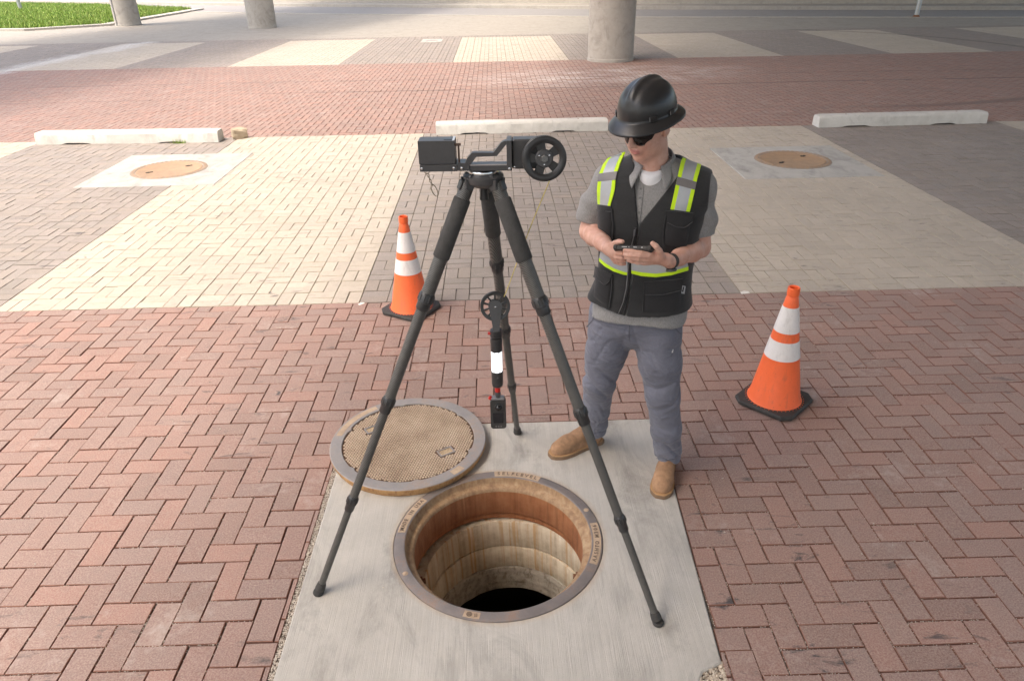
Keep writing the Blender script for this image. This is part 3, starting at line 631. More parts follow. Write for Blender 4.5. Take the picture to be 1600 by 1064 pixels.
p_ = arc_plate(0.421, 0.452, rad(251.5), rad(260), 0.0085, 0.0012, M_PLATE, mh, 'maker_plate')
mb = MB(); ex, ey = 0.4365 * math.cos(rad(254.4)), 0.4365 * math.sin(rad(254.4))
for a in range(20):
    g0, g1 = rad(a * 18), rad(a * 18 + 18); mb.box((ex + 0.0105 * math.cos((g0 + g1) / 2), ey + 0.0105 * math.sin((g0 + g1) / 2), 0.0105), (0.0018, 0.0036, 0.0014), Matrix.Rotation((g0 + g1) / 2, 3, 'Z'))
for d in (-0.005, 0, 0.005): mb.box((ex + d, ey, 0.0105), (0.0014, 0.019 - abs(d) * 0.8, 0.0014)); mb.box((ex, ey + d, 0.0107), (0.019 - abs(d) * 0.8, 0.0014, 0.0014))
ex2, ey2 = 0.4365 * math.cos(rad(257.9)), 0.4365 * math.sin(rad(257.9))
for dx, dy, w, h in ((-0.005, 0, 0.0018, 0.014), (0.005, 0, 0.0018, 0.014), (0, 0.006, 0.010, 0.0018), (0, -0.006, 0.010, 0.0018), (0.0, 0.0, 0.006, 0.0018)): mb.box((ex2 + dx, ey2 + dy, 0.0105), (w, h, 0.0014))
mb.obj('emblem', M_LETTER, p_)
for a in (207, 21): 
    mb = MB(); mb.lathe([(0.0, 0.0105), (0.010, 0.0105), (0.012, 0.0087)], 16, Matrix.Translation((0.437 * math.cos(rad(a)), 0.437 * math.sin(rad(a)), 0))); mb.obj('plug', M_PLATE, mh, smooth=50)
sh = empty('manhole_shaft', (MC[0] + 0.022, MC[1], -0.238), label='round stained concrete shaft going down below the open manhole ring', cat='manhole shaft')
sh.rotation_euler = (0.0, -0.035, 0.0)
def ring_lathe(name, prof, mat, sh_, seed):
    mb = MB(); mb.lathe(prof, 120); me = mb.mesh(name); co = np.empty(len(me.vertices) * 3, np.float32); me.vertices.foreach_get('co', co); co = co.reshape(-1, 3)
    a = np.arctan2(co[:, 1], co[:, 0]); w = 0.004 * np.sin(a * 3 + seed) + 0.0010 * np.sin(a * 11 + seed * 2) + 0.0006 * np.sin(a * 29 + co[:, 2] * 40); co[:, :2] *= (1 + w / 0.37)[:, None]
    co[:, 2] += 0.002 * np.sin(a * 3 + seed) + 0.001 * np.sin(a * 23); me.vertices.foreach_set('co', co.ravel()); me.update()
    return link(name, me, mat, sh_, smooth=False)
for nm, pr, mt, sd in (('shaft_ring', [(0.43, 0.0), (0.371, 0.0), (0.368, -0.004), (0.367, -0.08), (0.368, -0.155), (0.370, -0.162), (0.377, -0.164), (0.44, -0.164)], M_SHAFT, 1.0),
                       ('shaft_ring', [(0.44, -0.168), (0.377, -0.168), (0.3695, -0.169), (0.367, -0.173), (0.366, -0.24), (0.368, -0.304), (0.370, -0.310), (0.377, -0.312), (0.44, -0.312)], M_SHAFT, 2.2),
                       ('mortar_ring', [(0.44, -0.316), (0.374, -0.316)] + [(0.368 + 0.0014 * math.sin(i * 2.1) + 0.0012 * math.sin(i * 5.3), -0.321 - i * 0.0115) for i in range(14)] + [(0.40, -0.486)], M_MORTAR, 3.1)):
    o = ring_lathe(nm, pr, mt, sh, sd); smooth_angle(o.data, 40)
mb = MB(); mb.lathe([(0.395, -0.48), (0.62, -0.55), (0.66, -2.6), (0.0, -2.62)], 48); mb.obj('lower_chamber', simple('shaft_shade_black', (0.02, 0.018, 0.015), 0.6), sh, smooth=40)  # near-black colour stands in for the darkness deep in the shaft
mb = MB(); mb.tube([(0.335, 0.115, -0.36), (0.325, 0.125, -0.40), (0.330, 0.118, -0.45)], [0.004, 0.006, 0.003], 8); mb.obj('root_sliver', simple('dark_root', (0.05, 0.04, 0.03), 0.8), sh)
# ------------------------------------------------------------------ lid lying beside the hole
LR = 0.405
lid = empty('manhole_cover', (1.442, 0.99, 0.0045), rad(12), label='round tan manhole lid with studded face lying on the slab', cat='manhole lid')
t = NT('studded_rust'); O = t.obj(); n = t.noise(O, 7, 6, 0.65); n2 = t.noise(O, 200, 3, 0.7)
c = t.ramp(t.math('ADD', t.math('MULTIPLY', n, 0.75), t.math('MULTIPLY', n2, 0.25)), [(0.34, (0.37, 0.275, 0.195)), (0.5, (0.51, 0.395, 0.29)), (0.66, (0.60, 0.485, 0.37))]); t.bump(n2, 0.4, 0.001)
M_STUD = t.out(c, 0.75)
M_PIT = simple('stud_pit_rust', (0.10, 0.055, 0.03), 0.9, 0, 0.3, 80)
M_LEDGE = streak_mat('lid_edge_rust', [(0.25, 0.12, 0.05), (0.42, 0.24, 0.10), (0.50, 0.32, 0.15)], (0.22, 0.11, 0.05), 0.85, 20)
NSEG = 180
def lid_inner(a):
    q = (a % (math.pi / 3)) - math.pi / 6; return 0.343 - 0.012 * (1 / (1 + (q / 0.035) ** 6))
rows = [[], [], [], [], []]
for i in range(NSEG):
    a = 2 * math.pi * i / NSEG; ri = lid_inner(a)
    for k, (r, z) in enumerate(((ri, 0.0385), (ri, 0.045), (ri + 0.003, 0.0468), (LR - 0.004, 0.0468), (LR, 0.043))): rows[k].append((r * math.cos(a), r * math.sin(a), z))
mb = MB(); mb.add(sum(rows, []), [(k * NSEG + i, k * NSEG + (i + 1) % NSEG, (k + 1) * NSEG + (i + 1) % NSEG, (k + 1) * NSEG + i) for k in range(4) for i in range(NSEG)]); mb.obj('rim', M_IRON2, lid, smooth=30)
mb = MB(); mb.lathe([(LR, 0.043), (LR - 0.001, 0.026), (LR - 0.006, 0.018), (LR - 0.012, 0.001), (0.0, 0.0)], 128); mb.obj('edge', M_LEDGE, lid, smooth=30)
mb = MB(); mb.lathe([(0.0, 0.0388), (0.346, 0.0388)], 96); mb.obj('face', M_PIT, lid)
holes = [(-0.175, 0.150, 0.32), (0.175, -0.145, 0.32)]
SV = []; SF = []; px_, py_ = 0.0140, 0.0140
for i in range(-27, 28):
    for j in range(-27, 28):
        x = i * px_ + (px_ / 2 if j % 2 else 0); y = j * py_; r = math.hypot(x, y)
        if r > lid_inner(math.atan2(y, x)) - 0.008: continue
        if any(abs((x - hx) * math.cos(g) + (y - hy) * math.sin(g)) < 0.047 and abs(-(x - hx) * math.sin(g) + (y - hy) * math.cos(g)) < 0.034 for hx, hy, g in holes): continue
        b = len(SV); w, h = px_ * 0.41, py_ * 0.43; hh = 0.0432 + random.uniform(-0.0004, 0.0004)
        SV += [(x - w, y - h * 0.5, 0.0388), (x, y - h, 0.0388), (x + w, y - h * 0.5, 0.0388), (x + w, y + h * 0.5, 0.0388), (x, y + h, 0.0388), (x - w, y + h * 0.5, 0.0388)]
        SV += [(x - w * .86, y - h * 0.45, hh), (x, y - h * .88, hh), (x + w * .86, y - h * 0.45, hh), (x + w * .86, y + h * 0.45, hh), (x, y + h * .88, hh), (x - w * .86, y + h * 0.45, hh)]
        for q in range(6): SF.append((b + q, b + (q + 1) % 6, b + 6 + (q + 1) % 6, b + 6 + q))
        SF.append((b + 6, b + 7, b + 10, b + 11)); SF.append((b + 7, b + 8, b + 9, b + 10))
link('studs', np_mesh('studs', SV, SF), M_STUD, lid, kind='stuff')
M_DEBRIS = grain_mat('pick_hole_dirt', [(0.20, 0.13, 0.07), (0.40, 0.30, 0.18), (0.55, 0.42, 0.28), (0.16, 0.12, 0.08)])
for hx, hy, g in holes:
    fr_ = MB(); R_ = Matrix.Rotation(g, 3, 'Z')
    for dx, dy, w, h in ((-0.037, 0, 0.008, 0.056), (0.037, 0, 0.008, 0.056), (0, -0.0245, 0.066, 0.008), (0, 0.0245, 0.066, 0.008)):
        q = R_ @ Vector((dx, dy, 0)); fr_.box((hx + q.x, hy + q.y, 0.0415), (w, h, 0.0085), R_, 0.001)
    o = fr_.obj('pick_hole', M_IRON2, lid); mb = MB(); mb.box((hx, hy, 0.0398), (0.066, 0.041, 0.0015), R_); mb.obj('pocket_floor', M_DEBRIS, o)
arc_plate(0.360, 0.391, rad(112), rad(160), 0.0468, 0.0012, M_PLATE, lid); arc_plate(0.357, 0.393, rad(-62), rad(-52), 0.0468, 0.0012, M_PLATE, lid)
# ------------------------------------------------------------------ far slabs with closed manhole covers
M_COVER = iron_mat('tan_cover_iron', (0.33, 0.22, 0.14), (0.42, 0.29, 0.19), (0.45, 0.27, 0.13), 0.6)
for (x0, x1, y0, y1), (cx, cy), cr, lab in ((SLABS_FAR[0], (-2.165, 6.95), 0.475, 'in front of the white left wheel stop'), (SLABS_FAR[1], (5.635, 6.755), 0.48, 'at the right, behind the man')):
    pl = [(x0, y0), (x1, y0), (x1, y1), (x0, y1)]
    star_slab(pl, (cx, cy), cr - 0.02, 0.004, -0.1).obj('concrete_slab', M_SLAB2, None, kind='structure').location = (cx, cy, 0)
    root = empty('manhole_cover', (cx, cy, 0.0), rad(38), label='closed rusty manhole cover in pale slab ' + lab, cat='manhole cover', group='closed far manhole covers')
    mb = MB(); mb.lathe([(cr - 0.022, 0.0), (cr - 0.022, 0.006), (cr - 0.03, 0.009), (cr - 0.075, 0.009), (cr - 0.08, 0.004), (cr - 0.087, 0.004)], 72); mb.obj('ring', iron_mat('cover_ring_iron', (0.28, 0.22, 0.17), (0.38, 0.31, 0.25), (0.40, 0.25, 0.14), 0.5), root, smooth=30)
    mb = MB(); mb.lathe([(cr - 0.086, 0.002), (cr - 0.09, 0.008), (cr - 0.12, 0.008), (cr - 0.125, 0.006), (0.0, 0.006)], 72); lidp = mb.obj('cover', M_COVER, root, smooth=30)
    for sx in (-1, 1):
        mb = MB(); mb.box((sx * 0.24, 0.0, 0.0078), (0.085, 0.03, 0.003)); mb.box((sx * 0.24 - 0.01, 0.0, 0.0081), (0.03, 0.05, 0.003)); mb.obj('pick_slot', simple('slot_dark', (0.02, 0.016, 0.012), 0.9), lidp)
    V = []; mb = MB()
    for k in range(46):
        a = 2 * math.pi * k / 46; mb.box(((cr - 0.052) * math.cos(a), (cr - 0.052) * math.sin(a), 0.0105), (0.022, 0.03, 0.003), Matrix.Rotation(a, 3, 'Z'))
    mb.obj('ring_ribs', M_COVER, root, kind='stuff')
# small valve cover far behind
t_ = empty('valve_cover', (-0.02, 22.7, 0), label='small pale square valve cover in the far grey paving', cat='valve cover')
mb = MB(); mb.box((0, 0, 0.004), (0.66, 0.95, 0.012), None, 0.003); mb.obj('surround', M_SLAB2, t_)
mb = MB(); mb.lathe([(0.2, 0.011), (0.19, 0.016), (0.0, 0.016)], 24); mb.obj('cap', M_IRON2, t_)
# ------------------------------------------------------------------ wheel stops
def wheel_stop(xa, ya, xb, yb, h, d, label):
    L = math.hypot(xb - xa, yb - ya); root = empty('wheel_stop', ((xa + xb) / 2, (ya + yb) / 2, 0), math.atan2(yb - ya, xb - xa), label=label, cat='wheel stop', group='concrete wheel stops in a row')
    prof = [(0.0, 0.0), (0.012, h - 0.035), (0.03, h - 0.008), (0.045, h), (d - 0.045, h), (d - 0.03, h - 0.008), (d - 0.012, h - 0.035), (d, 0.0)]
    n = 60; V = []; F = []; k = len(prof)
    notches = [(-0.28 * L, 0.16 * L * 0.5), (0.24 * L, 0.14 * L * 0.5)]
    X = np.linspace(-L / 2, L / 2, n)
    for i, x in enumerate(X):
        e = 0.0 if 0 < i < n - 1 else 0.008
        for (y, z) in prof:
            lift = 0.0
            if z == 0.0:
                for cx_, hw in notches: lift = max(lift, 0.020 * max(0, 1 - (abs(x - cx_) / hw) ** 6))
                lift += abs(random.gauss(0, 0.002))
            V.append((x, y + random.gauss(0, 0.0004), (z - e if z > 0.1 else z + lift) + random.gauss(0, 0.0004)))
    for i in range(n - 1):
        for j in range(k - 1): F.append((i * k + j, (i + 1) * k + j, (i + 1) * k + j + 1, i * k + j + 1))
        F.append((i * k + k - 1, (i + 1) * k + k - 1, (i + 1) * k, i * k))
    me = bpy.data.meshes.new('body'); me.from_pydata(V, [], F + [tuple(range(k)), tuple((n - 1) * k + j for j in range(k - 1, -1, -1))])
    bm = bmesh.new(); bm.from_mesh(me); bmesh.ops.recalc_face_normals(bm, faces=bm.faces); bm.to_mesh(me); bm.free()
    o = link('body', me, M_STOP, root); smooth_angle(me, 28)
    for sx in (-0.33, 0.33):
        mb = MB(); mb.lathe([(0.014, h - 0.004), (0.013, h + 0.002), (0.0, h + 0.003)], 12, Matrix.Translation((sx * L, d / 2, 0))); mb.obj('anchor_pin', M_RUST, root)
    return root
wheel_stop(-4.70, 8.53, -2.05, 8.44, 0.168, 0.235, 'bright white painted wheel stop at the left, next to a rock')
wheel_stop(1.065, 8.63, 3.60, 8.66, 0.165, 0.235, 'pale wheel stop behind the tripod head, ending at the hard hat')
wheel_stop(6.70, 8.56, 9.24, 8.62, 0.165, 0.235, 'grey concrete wheel stop at the right behind the man')
# rock beside the left stop
bm = bmesh.new(); bmesh.ops.create_icosphere(bm, subdivisions=3, radius=1)
for v in bm.verts:
    p = v.co; k = 1 + 0.22 * math.sin(p.x * 5 + 1) * math.sin(p.y * 4) + 0.14 * math.sin(p.z * 7 + p.x * 3)
    v.co = Vector((max(-0.78, min(0.78, p.x * k)) * 0.135, max(-0.75, min(0.75, p.y * k)) * 0.11, max(-0.8, min(0.72, p.z * k)) * 0.10))
me = bpy.data.meshes.new('rock'); bm.to_mesh(me); bm.free(); M_ROCK = concrete_mat('limestone_rock', (0.30, 0.23, 0.15), (0.52, 0.44, 0.33), 0, 0.6)
o = link('rock', me, M_ROCK, label='rough tan rock lying at the right end of the left wheel stop', cat='rock'); o.location = (-1.83, 8.72, 0.072); o.rotation_euler = (0.1, 0.08, 0.5)
# paper scraps / weeds
blades('grass_tuft', np.c_[RNG.normal(-2.62, 0.05, 60), RNG.normal(8.43, 0.012, 60), np.zeros(60)], 0.05, 0.008, kind='stuff', label='small grass tuft growing at the foot of the left wheel stop', cat='grass tuft')
M_PAPER = simple('white_scrap', (0.7, 0.68, 0.64), 0.8)
for (x, y, a, s_, lab) in ((3.80, 2.83, 0.2, 0.036, 'small white scrap on the paving edge at the right of the man'), (0.90, 2.80, 0.8, 0.026, 'tiny white scrap on the paving edge left of the left cone')):
    mb = MB(); mb.add([(-s_, -s_ * .5, 0.003), (s_ * .8, -s_ * .6, 0.006), (s_, s_ * .4, 0.002), (s_ * .1, s_ * .6, 0.007), (-s_ * .9, s_ * .4, 0.003), (-s_, -s_ * .5, 0.001), (s_ * .8, -s_ * .6, 0.001), (s_, s_ * .4, 0.001), (s_ * .1, s_ * .6, 0.001), (-s_ * .9, s_ * .4, 0.001)],
           [(0, 1, 3, 4), (1, 2, 3), (5, 6, 1, 0), (6, 7, 2, 1), (7, 8, 3, 2), (8, 9, 4, 3), (9, 5, 0, 4)])
    o = mb.obj('paper_scrap', M_PAPER, label=lab, cat='scrap'); o.location = (x, y, 0.0); o.rotation_euler = (0, 0, a)
# ------------------------------------------------------------------ traffic cones
def scuffed(name, col, rough, dirt, amt, sc=9.0):
    t = NT(name); O = t.obj(); n = t.noise(O, sc, 6, 0.7); n2 = t.noise(t.scaled(O, (30, 30, 6)), 1.0, 4, 0.7); n3 = t.noise(O, 90, 3, 0.7); z = t.sep(O)[2]
    c = t.ramp(n, [(0.3, tuple(x * 0.9 for x in col)), (0.7, tuple(min(1, x * 1.06) for x in col))])
    c = t.mix(t.math('MULTIPLY', t.step(t.math('ADD', t.math('MULTIPLY', n2, 0.5), t.math('MULTIPLY', n, 0.5)), 0.52, 0.68), amt), c, dirt)
    c = t.mix(t.math('MULTIPLY', t.step(n3, 0.66, 0.74), amt * 1.2), c, tuple(x * 0.5 for x in dirt))
    t.bump(n3, 0.15, 0.001); return t.out(c, t.math('ADD', rough - 0.08, t.math('MULTIPLY', n2, 0.2)))
M_ORANGE = scuffed('orange_pvc', (0.95, 0.155, 0.04), 0.45, (0.40, 0.11, 0.06), 0.6)
M_REFL = scuffed('white_reflective_collar', (0.80, 0.77, 0.75), 0.42, (0.44, 0.40, 0.37), 0.6)
M_RUBBER = scuffed('black_rubber', (0.04, 0.038, 0.036), 0.7, (0.13, 0.115, 0.10), 0.5, 14.0)
def traffic_cone(loc, rz, label, lean):
    root = empty('traffic_cone', (loc[0], loc[1], 0.0), rz, label=label, cat='traffic cone', group='orange traffic cones')
    z0, z1, r0, r1 = 0.034, 0.690, 0.143, 0.026
    rad_ = lambda z: r0 + (r1 - r0) * (z - z0) / (z1 - z0)
    mb = MB(); mb.lathe([(r0 + 0.008, 0.030), (r0 + 0.007, z0), (r0 + 0.001, 0.045), (rad_(0.055), 0.055), (rad_(0.07), 0.07), (rad_(0.073) - 0.0012, 0.073), (rad_(0.30), 0.30), (rad_(0.62), 0.62), (rad_(0.655), 0.655), (0.0275, 0.664), (0.0315, 0.668), (0.0325, 0.690), (0.0315, 0.7115), (0.028, 0.714), (0.0235, 0.710), (0.0225, 0.66), (0.016, 0.60)], 64)
    mb.obj('cone_body', M_ORANGE, root, smooth=40)
    for a, b in ((0.465, 0.605), (0.310, 0.413)):
        mb = MB(); mb.lathe([(rad_(a) + 0.0003, a - 0.0008), (rad_(a) + 0.0016, a), (rad_(b) + 0.0016, b), (rad_(b) + 0.0003, b + 0.0008)], 64); mb.obj('reflective_collar', M_REFL, root, smooth=40)
    h = 0.172; c_ = 0.045
    o8 = lambda k, i: [(-h + c_ - i * .4 + i, -h + i), (h - c_ - i + i * .4, -h + i), (h - i, -h + c_ + i * .6), (h - i, h - c_ - i * .6), (h - c_ - i * .6, h - i), (-h + c_ + i * .6, h - i), (-h + i, h - c_ - i * .6), (-h + i, -h + c_ + i * .6)]
    rows_ = [(o8(0, 0.004), 0.006), (o8(0, 0.0), 0.012), (o8(0, 0.0), 0.026), (o8(0, 0.006), 0.033), (o8(0, 0.012), 0.034)]
    v = []; f = []
    for P, z in rows_: v += [(x, y, z) for x, y in P]
    for k in range(4):
        for i in range(8): f.append((k * 8 + i, k * 8 + (i + 1) % 8, k * 8 + 8 + (i + 1) % 8, k * 8 + 8 + i))
    f += [tuple(range(7, -1, -1)), tuple(32 + i for i in range(8))]
    mb = MB(); mb.add(v, f)
    for sx in (-1, 1):
        for sy in (-1, 1): mb.lathe([(0.02, 0.0), (0.022, 0.008)], 12, Matrix.Translation((sx * 0.115, sy * 0.115, 0)), cap=True)
    mb.obj('rubber_base', M_RUBBER, root, smooth=30)
    mb = MB()
    for k in range(44):
        a = 2 * math.pi * k / 44; mb.lathe([(0.0030, 0.0338), (0.0024, 0.0352), (0.0, 0.0355)], 6, Matrix.Translation((0.158 * math.cos(a), 0.158 * math.sin(a), 0)))
    mb.obj('orange_rivets', M_ORANGE, root, kind='stuff')
    root.rotation_euler = (lean[0], lean[1], rz); return root
traffic_cone((3.492, 1.335), rad(44), 'orange traffic cone with white bands standing to the right of the man', (0, 0))
traffic_cone((1.288, 2.675), rad(-31), 'orange traffic cone with white bands standing behind the tripod, left of the man', (0, 0))

# ------------------------------------------------------------------ tripod
def carbon_mat():
    t = NT('carbon_tube'); O = t.obj(); n = t.noise(t.scaled(O, (60, 60, 900)), 1.0, 2, 0.6); n2 = t.noise(O, 45, 4, 0.6)
    w = t.node('ShaderNodeTexWave', {'Vector': t.scaled(O, (1, 1, 1)), 'Scale': 75.0, 'Distortion': 1.5, 'Detail': 2.0}, bands_direction='DIAGONAL').outputs['Fac']
    c = t.ramp(t.math('ADD', t.math('MULTIPLY', w, 0.55), t.math('MULTIPLY', n2, 0.45)), [(0.2, (0.035, 0.034, 0.032)), (0.8, (0.12, 0.116, 0.108))])
    return t.out(c, 0.42)
M_CARBON = carbon_mat(); M_FOAM = simple('black_foam_grip', (0.060, 0.059, 0.057), 0.92, 0, 0.2, 260, 0.5, 0.001); M_BLACK = simple('black_plastic', (0.032, 0.032, 0.033), 0.35, 0, 0.2, 60)
M_ANOD = simple('black_anodised_metal', (0.075, 0.075, 0.078), 0.40, 0.2, 0.1, 90); M_STEEL = simple('bright_steel', (0.62, 0.62, 0.63), 0.22, 1.0, 0.1, 60)
HUB = Vector((1.894, 0.312, 1.62))
tri = empty('tripod', (HUB.x, HUB.y, 0.0), label='tall black carbon tripod standing over the open manhole', cat='tripod')
def loc(p): return Vector((p[0] - HUB.x, p[1] - HUB.y, p[2]))
feet = [(1.174, 0.017, 0.0), (2.513, -0.185, 0.0), (2.016, 1.087, 0.0)]
for fx, fy, fz in feet:
    d = Vector((fx - HUB.x, fy - HUB.y, 0)).normalized(); A = Vector((0, 0, 1.60)) + d * 0.055; B = loc((fx, fy, 0.0)) + Vector((0, 0, 0.0085)); ax = (B - A).normalized(); Ln = (B - A).length
    at = lambda t: A + (B - A) * t
    leg = MB(); leg.tube([at(0.0), at(0.26)], 0.0245, 20); leg.mi = 0
    leg.tube([at(0.24), at(0.50)], 0.0205, 20); leg.tube([at(0.48), at(0.755)], 0.0172, 20); leg.tube([at(0.74), at(0.975)], 0.0142, 20)
    o = leg.obj('leg', M_CARBON, tri, smooth=40)
    mb = MB(); mb.tube([at(0.032), at(0.034), at(0.155), at(0.157)], [0.0265, 0.0295, 0.0295, 0.0265], 24); mb.obj('foam_grip', M_FOAM, o, smooth=50)
    for tc, r in ((0.252, 0.0275), (0.495, 0.0240), (0.748, 0.0205)):
        mb = MB(); hw = 0.0165
        mb.tube([at(tc - hw - 0.003), at(tc - hw), at(tc + hw * 0.1), at(tc + hw * 0.2), at(tc + hw), at(tc + hw + 0.003)], [r * 0.86, r, r, r * 0.9, r * 0.9, r * 0.8], 24)
        side = ax.orthogonal().normalized(); tw = ax.cross(side)
        for k in range(10):
            g = 2 * math.pi * k / 10; q = side * math.cos(g) + tw * math.sin(g); mb.tube([at(tc - hw * 0.85) + q * (r * 0.985), at(tc - 0.001) + q * (r * 0.985)], 0.0028, 6)
        mb.obj('twist_lock', M_BLACK, o, smooth=40)
    mb = MB(); mb.tube([at(0.972), at(0.978), at(0.988), at(0.990)], [0.0165, 0.019, 0.0205, 0.0205], 20); mb.tube([B + Vector((0, 0, 0.012)), B + Vector((0, 0, 0.004)), B - Vector((0, 0, 0.0045))], [0.019, 0.023, 0.0205], 20); mb.obj('rubber_foot', M_RUBBER, o, smooth=50)
    # hinge at the top
    mb = MB(); sd = ax.cross(Vector((0, 0, 1))).normalized(); S3 = Matrix((sd, ax.cross(sd), ax)).transposed()
    for q in (-1, 1): mb.box(tuple(A - ax * 0.004 + sd * q * 0.021), (0.011, 0.030, 0.052), S3, 0.003)
    mb.box(tuple(A + ax * 0.02), (0.036, 0.04, 0.03), S3, 0.004)
    hg = mb.obj('hinge', M_ANOD, o)
    mb = MB(); mb.tube([A - ax * 0.012 - sd * 0.030, A - ax * 0.012 + sd * 0.030], 0.0085, 14); mb.obj('hinge_bolt', M_STEEL, hg, smooth=40)
    mb = MB(); mb.box(tuple(A + ax * 0.004 + d * 0.026), (0.024, 0.012, 0.034), S3, 0.003); mb.obj('angle_stop', M_BLACK, hg)
mb = MB(); mb.lathe([(0.02, 1.575), (0.052, 1.588), (0.066, 1.600), (0.069, 1.612), (0.069, 1.620), (0.060, 1.626), (0.03, 1.627)], 48, cap=True)
for k in range(3):
    fx, fy, _ = feet[k]; g = math.atan2(fy - HUB.y, fx - HUB.x)
    for da in (-0.34, 0.34): mb.box((0.062 * math.cos(g + da), 0.062 * math.sin(g + da), 1.60), (0.03, 0.012, 0.034), Matrix.Rotation(g, 3, 'Z'), 0.002)
mb.obj('hub', M_ANOD, tri, smooth=35)
mb = MB(); mb.lathe([(0.046, 1.622), (0.051, 1.627), (0.0525, 1.634), (0.050, 1.640), (0.040, 1.643), (0.0, 1.643)], 48); mb.obj('levelling_bowl', M_STEEL, tri, smooth=50)
mb = MB(); mb.tube([(0, 0, 1.58), (0, 0, 1.535)], [0.012, 0.016], 16); mb.obj('centre_knob', M_BLACK, tri, smooth=40)

# ------------------------------------------------------------------ winch rig on the tripod
RX = empty('cable_winch', (HUB.x, HUB.y, 1.6435), rad(-2.0), label='black metal cable winch with a big spoked pulley on top of the tripod', cat='winch')
def bx(mb, x0, x1, y0, y1, z0, z1, ch=0.0015): return mb.box(((x0 + x1) / 2 - HUB.x, (y0 + y1) / 2 - HUB.y, (z0 + z1) / 2 - 1.6435), (x1 - x0, y1 - y0, z1 - z0), None, ch)
mb = MB(); bx(mb, 1.686, 1.806, 0.270, 0.335, 1.667, 1.743, 0.0012); o = mb.obj('motor_box', M_ANOD, RX)
mb = MB(); bx(mb, 1.770, 1.797, 0.285, 0.325, 1.7428, 1.7442, 0.0003); mb.obj('switch_window', M_BLACK, o)
mb = MB(); bx(mb, 1.798, 1.806, 0.270, 0.335, 1.7431, 1.7443, 0.0003); mb.obj('bare_edge', simple('pale_metal', (0.7, 0.7, 0.7), 0.3, 0.5), o)
mb = MB(); bx(mb, 1.688, 1.813, 0.262, 0.350, 1.645, 1.6665, 0.001); bx(mb, 1.8135, 1.852, 0.262, 0.320, 1.646, 1.672, 0.001); fl = mb.obj('mounting_flange', M_ANOD, RX)
def bolt(x, z, y=0.262, r=0.0045, par=None):
    mb = MB(); mb.lathe([(r, 0), (r, 0.0025), (r * 0.6, 0.0035), (0, 0.0035)], 10, axis_matrix((x - HUB.x, y - HUB.y, z - 1.6435), (0, -1, 0))); mb.obj('bolt', M_STEEL, par or RX, smooth=40)
for x in (1.695, 1.801, 1.827): bolt(x, 1.656, par=fl)
# side plates of the carrying frame (front and back), polygon in x,z
def plate(pts, y0, y1, name, par):
    mb = MB(); M_ = Matrix(((1, 0, 0, -HUB.x), (0, 0, 1, -HUB.y), (0, 1, 0, -1.6435), (0, 0, 0, 1)))
    mb.prism(pts, y0, y1, M_); return mb.obj(name, M_ANOD, par)
fr_ = plate([(1.8385, 1.672), (1.846, 1.688), (1.862, 1.7045), (1.870, 1.7055), (1.932, 1.7045), (1.958, 1.736), (1.968, 1.7415), (1.9748, 1.7415), (1.9748, 1.730), (1.972, 1.728), (1.962, 1.716), (1.943, 1.6935), (1.876, 1.6915), (1.860, 1.672), (1.8535, 1.668), (1.8385, 1.668)], 0.262, 0.286, 'handle_frame', RX)
mb = MB(); bx(mb, 1.8525, 1.975, 0.266, 0.305, 1.6442, 1.666, 0.001); mb.obj('base_bar', M_ANOD, RX)
mb = MB(); bx(mb, 1.8525, 1.98, 0.2655, 0.2675, 1.662, 1.6665, 0.0004); mb.obj('bar_edge', simple('worn_metal_edge', (0.5, 0.47, 0.47), 0.35, 0.6), RX)  # paler pinkish strip along the front of the base bar
mb = MB(); bx(mb, 1.975, 1.992, 0.261, 0.337, 1.6446, 1.7425, 0.0012); up_ = mb.obj('upright_plate', M_ANOD, RX)
for x, z in ((1.984, 1.652),): bolt(x, z, 0.261, par=up_)
mb = MB(); bx(mb, 1.9925, 2.10, 0.280, 0.335, 1.645, 1.742, 0.004); o = mb.obj('gear_housing', M_ANOD, RX)
bolt(2.0, 1.652, 0.280, par=o)
mb = MB()
mb.tube([Vector((1.818 - HUB.x, 0.275 - HUB.y, 1.728 - 1.6435)), Vector((1.818 - HUB.x, 0.275 - HUB.y, 1.672 - 1.6435))], 0.0035, 10); mb.tube([Vector((1.806 - HUB.x, 0.275 - HUB.y, 1.730 - 1.6435)), Vector((1.826 - HUB.x, 0.275 - HUB.y, 1.730 - 1.6435))], 0.0045, 10)
mb.obj('release_rod', simple('dark_rod', (0.09, 0.06, 0.045), 0.5, 0.3), RX, smooth=40)
# the large pulley: axis toward the camera side
WC = Vector((2.097 - HUB.x, 0.262 - HUB.y, 1.684 - 1.6435)); WM = axis_matrix(WC, (0.10, -0.985, 0.10), (0, 0, 1)); WR = 0.0725
wheel = MB(); wheel.lathe([(WR * 0.70, -0.012), (WR * 0.90, -0.015), (WR, -0.013), (WR, -0.007), (WR * 0.93, -0.002), (WR * 0.93, 0.002), (WR, 0.007), (WR, 0.013), (WR * 0.93, 0.0155), (WR * 0.80, 0.0155), (WR * 0.68, 0.010)], 64, WM, closed=True)
pw = wheel.obj('pulley_rim', M_BLACK, RX, smooth=35)
for k in range(5):
    g = k * math.pi * 0.4 + 0.25; mb = MB(); R_ = Matrix.Rotation(g, 4, 'Z'); w0, w1 = 0.011, 0.023
    mb.prism([(0.014, -w0), (WR * 0.72, -w1 * 0.7), (WR * 0.72, w1 * 0.7), (0.014, w0)], -0.006, 0.003, WM @ R_); mb.obj('spoke', M_BLACK, pw)
mb = MB(); mb.lathe([(0.030, -0.014), (0.030, 0.004), (0.026, 0.007), (0.0, 0.007)], 32, WM); hb = mb.obj('pulley_hub', M_ANOD, pw, smooth=35)
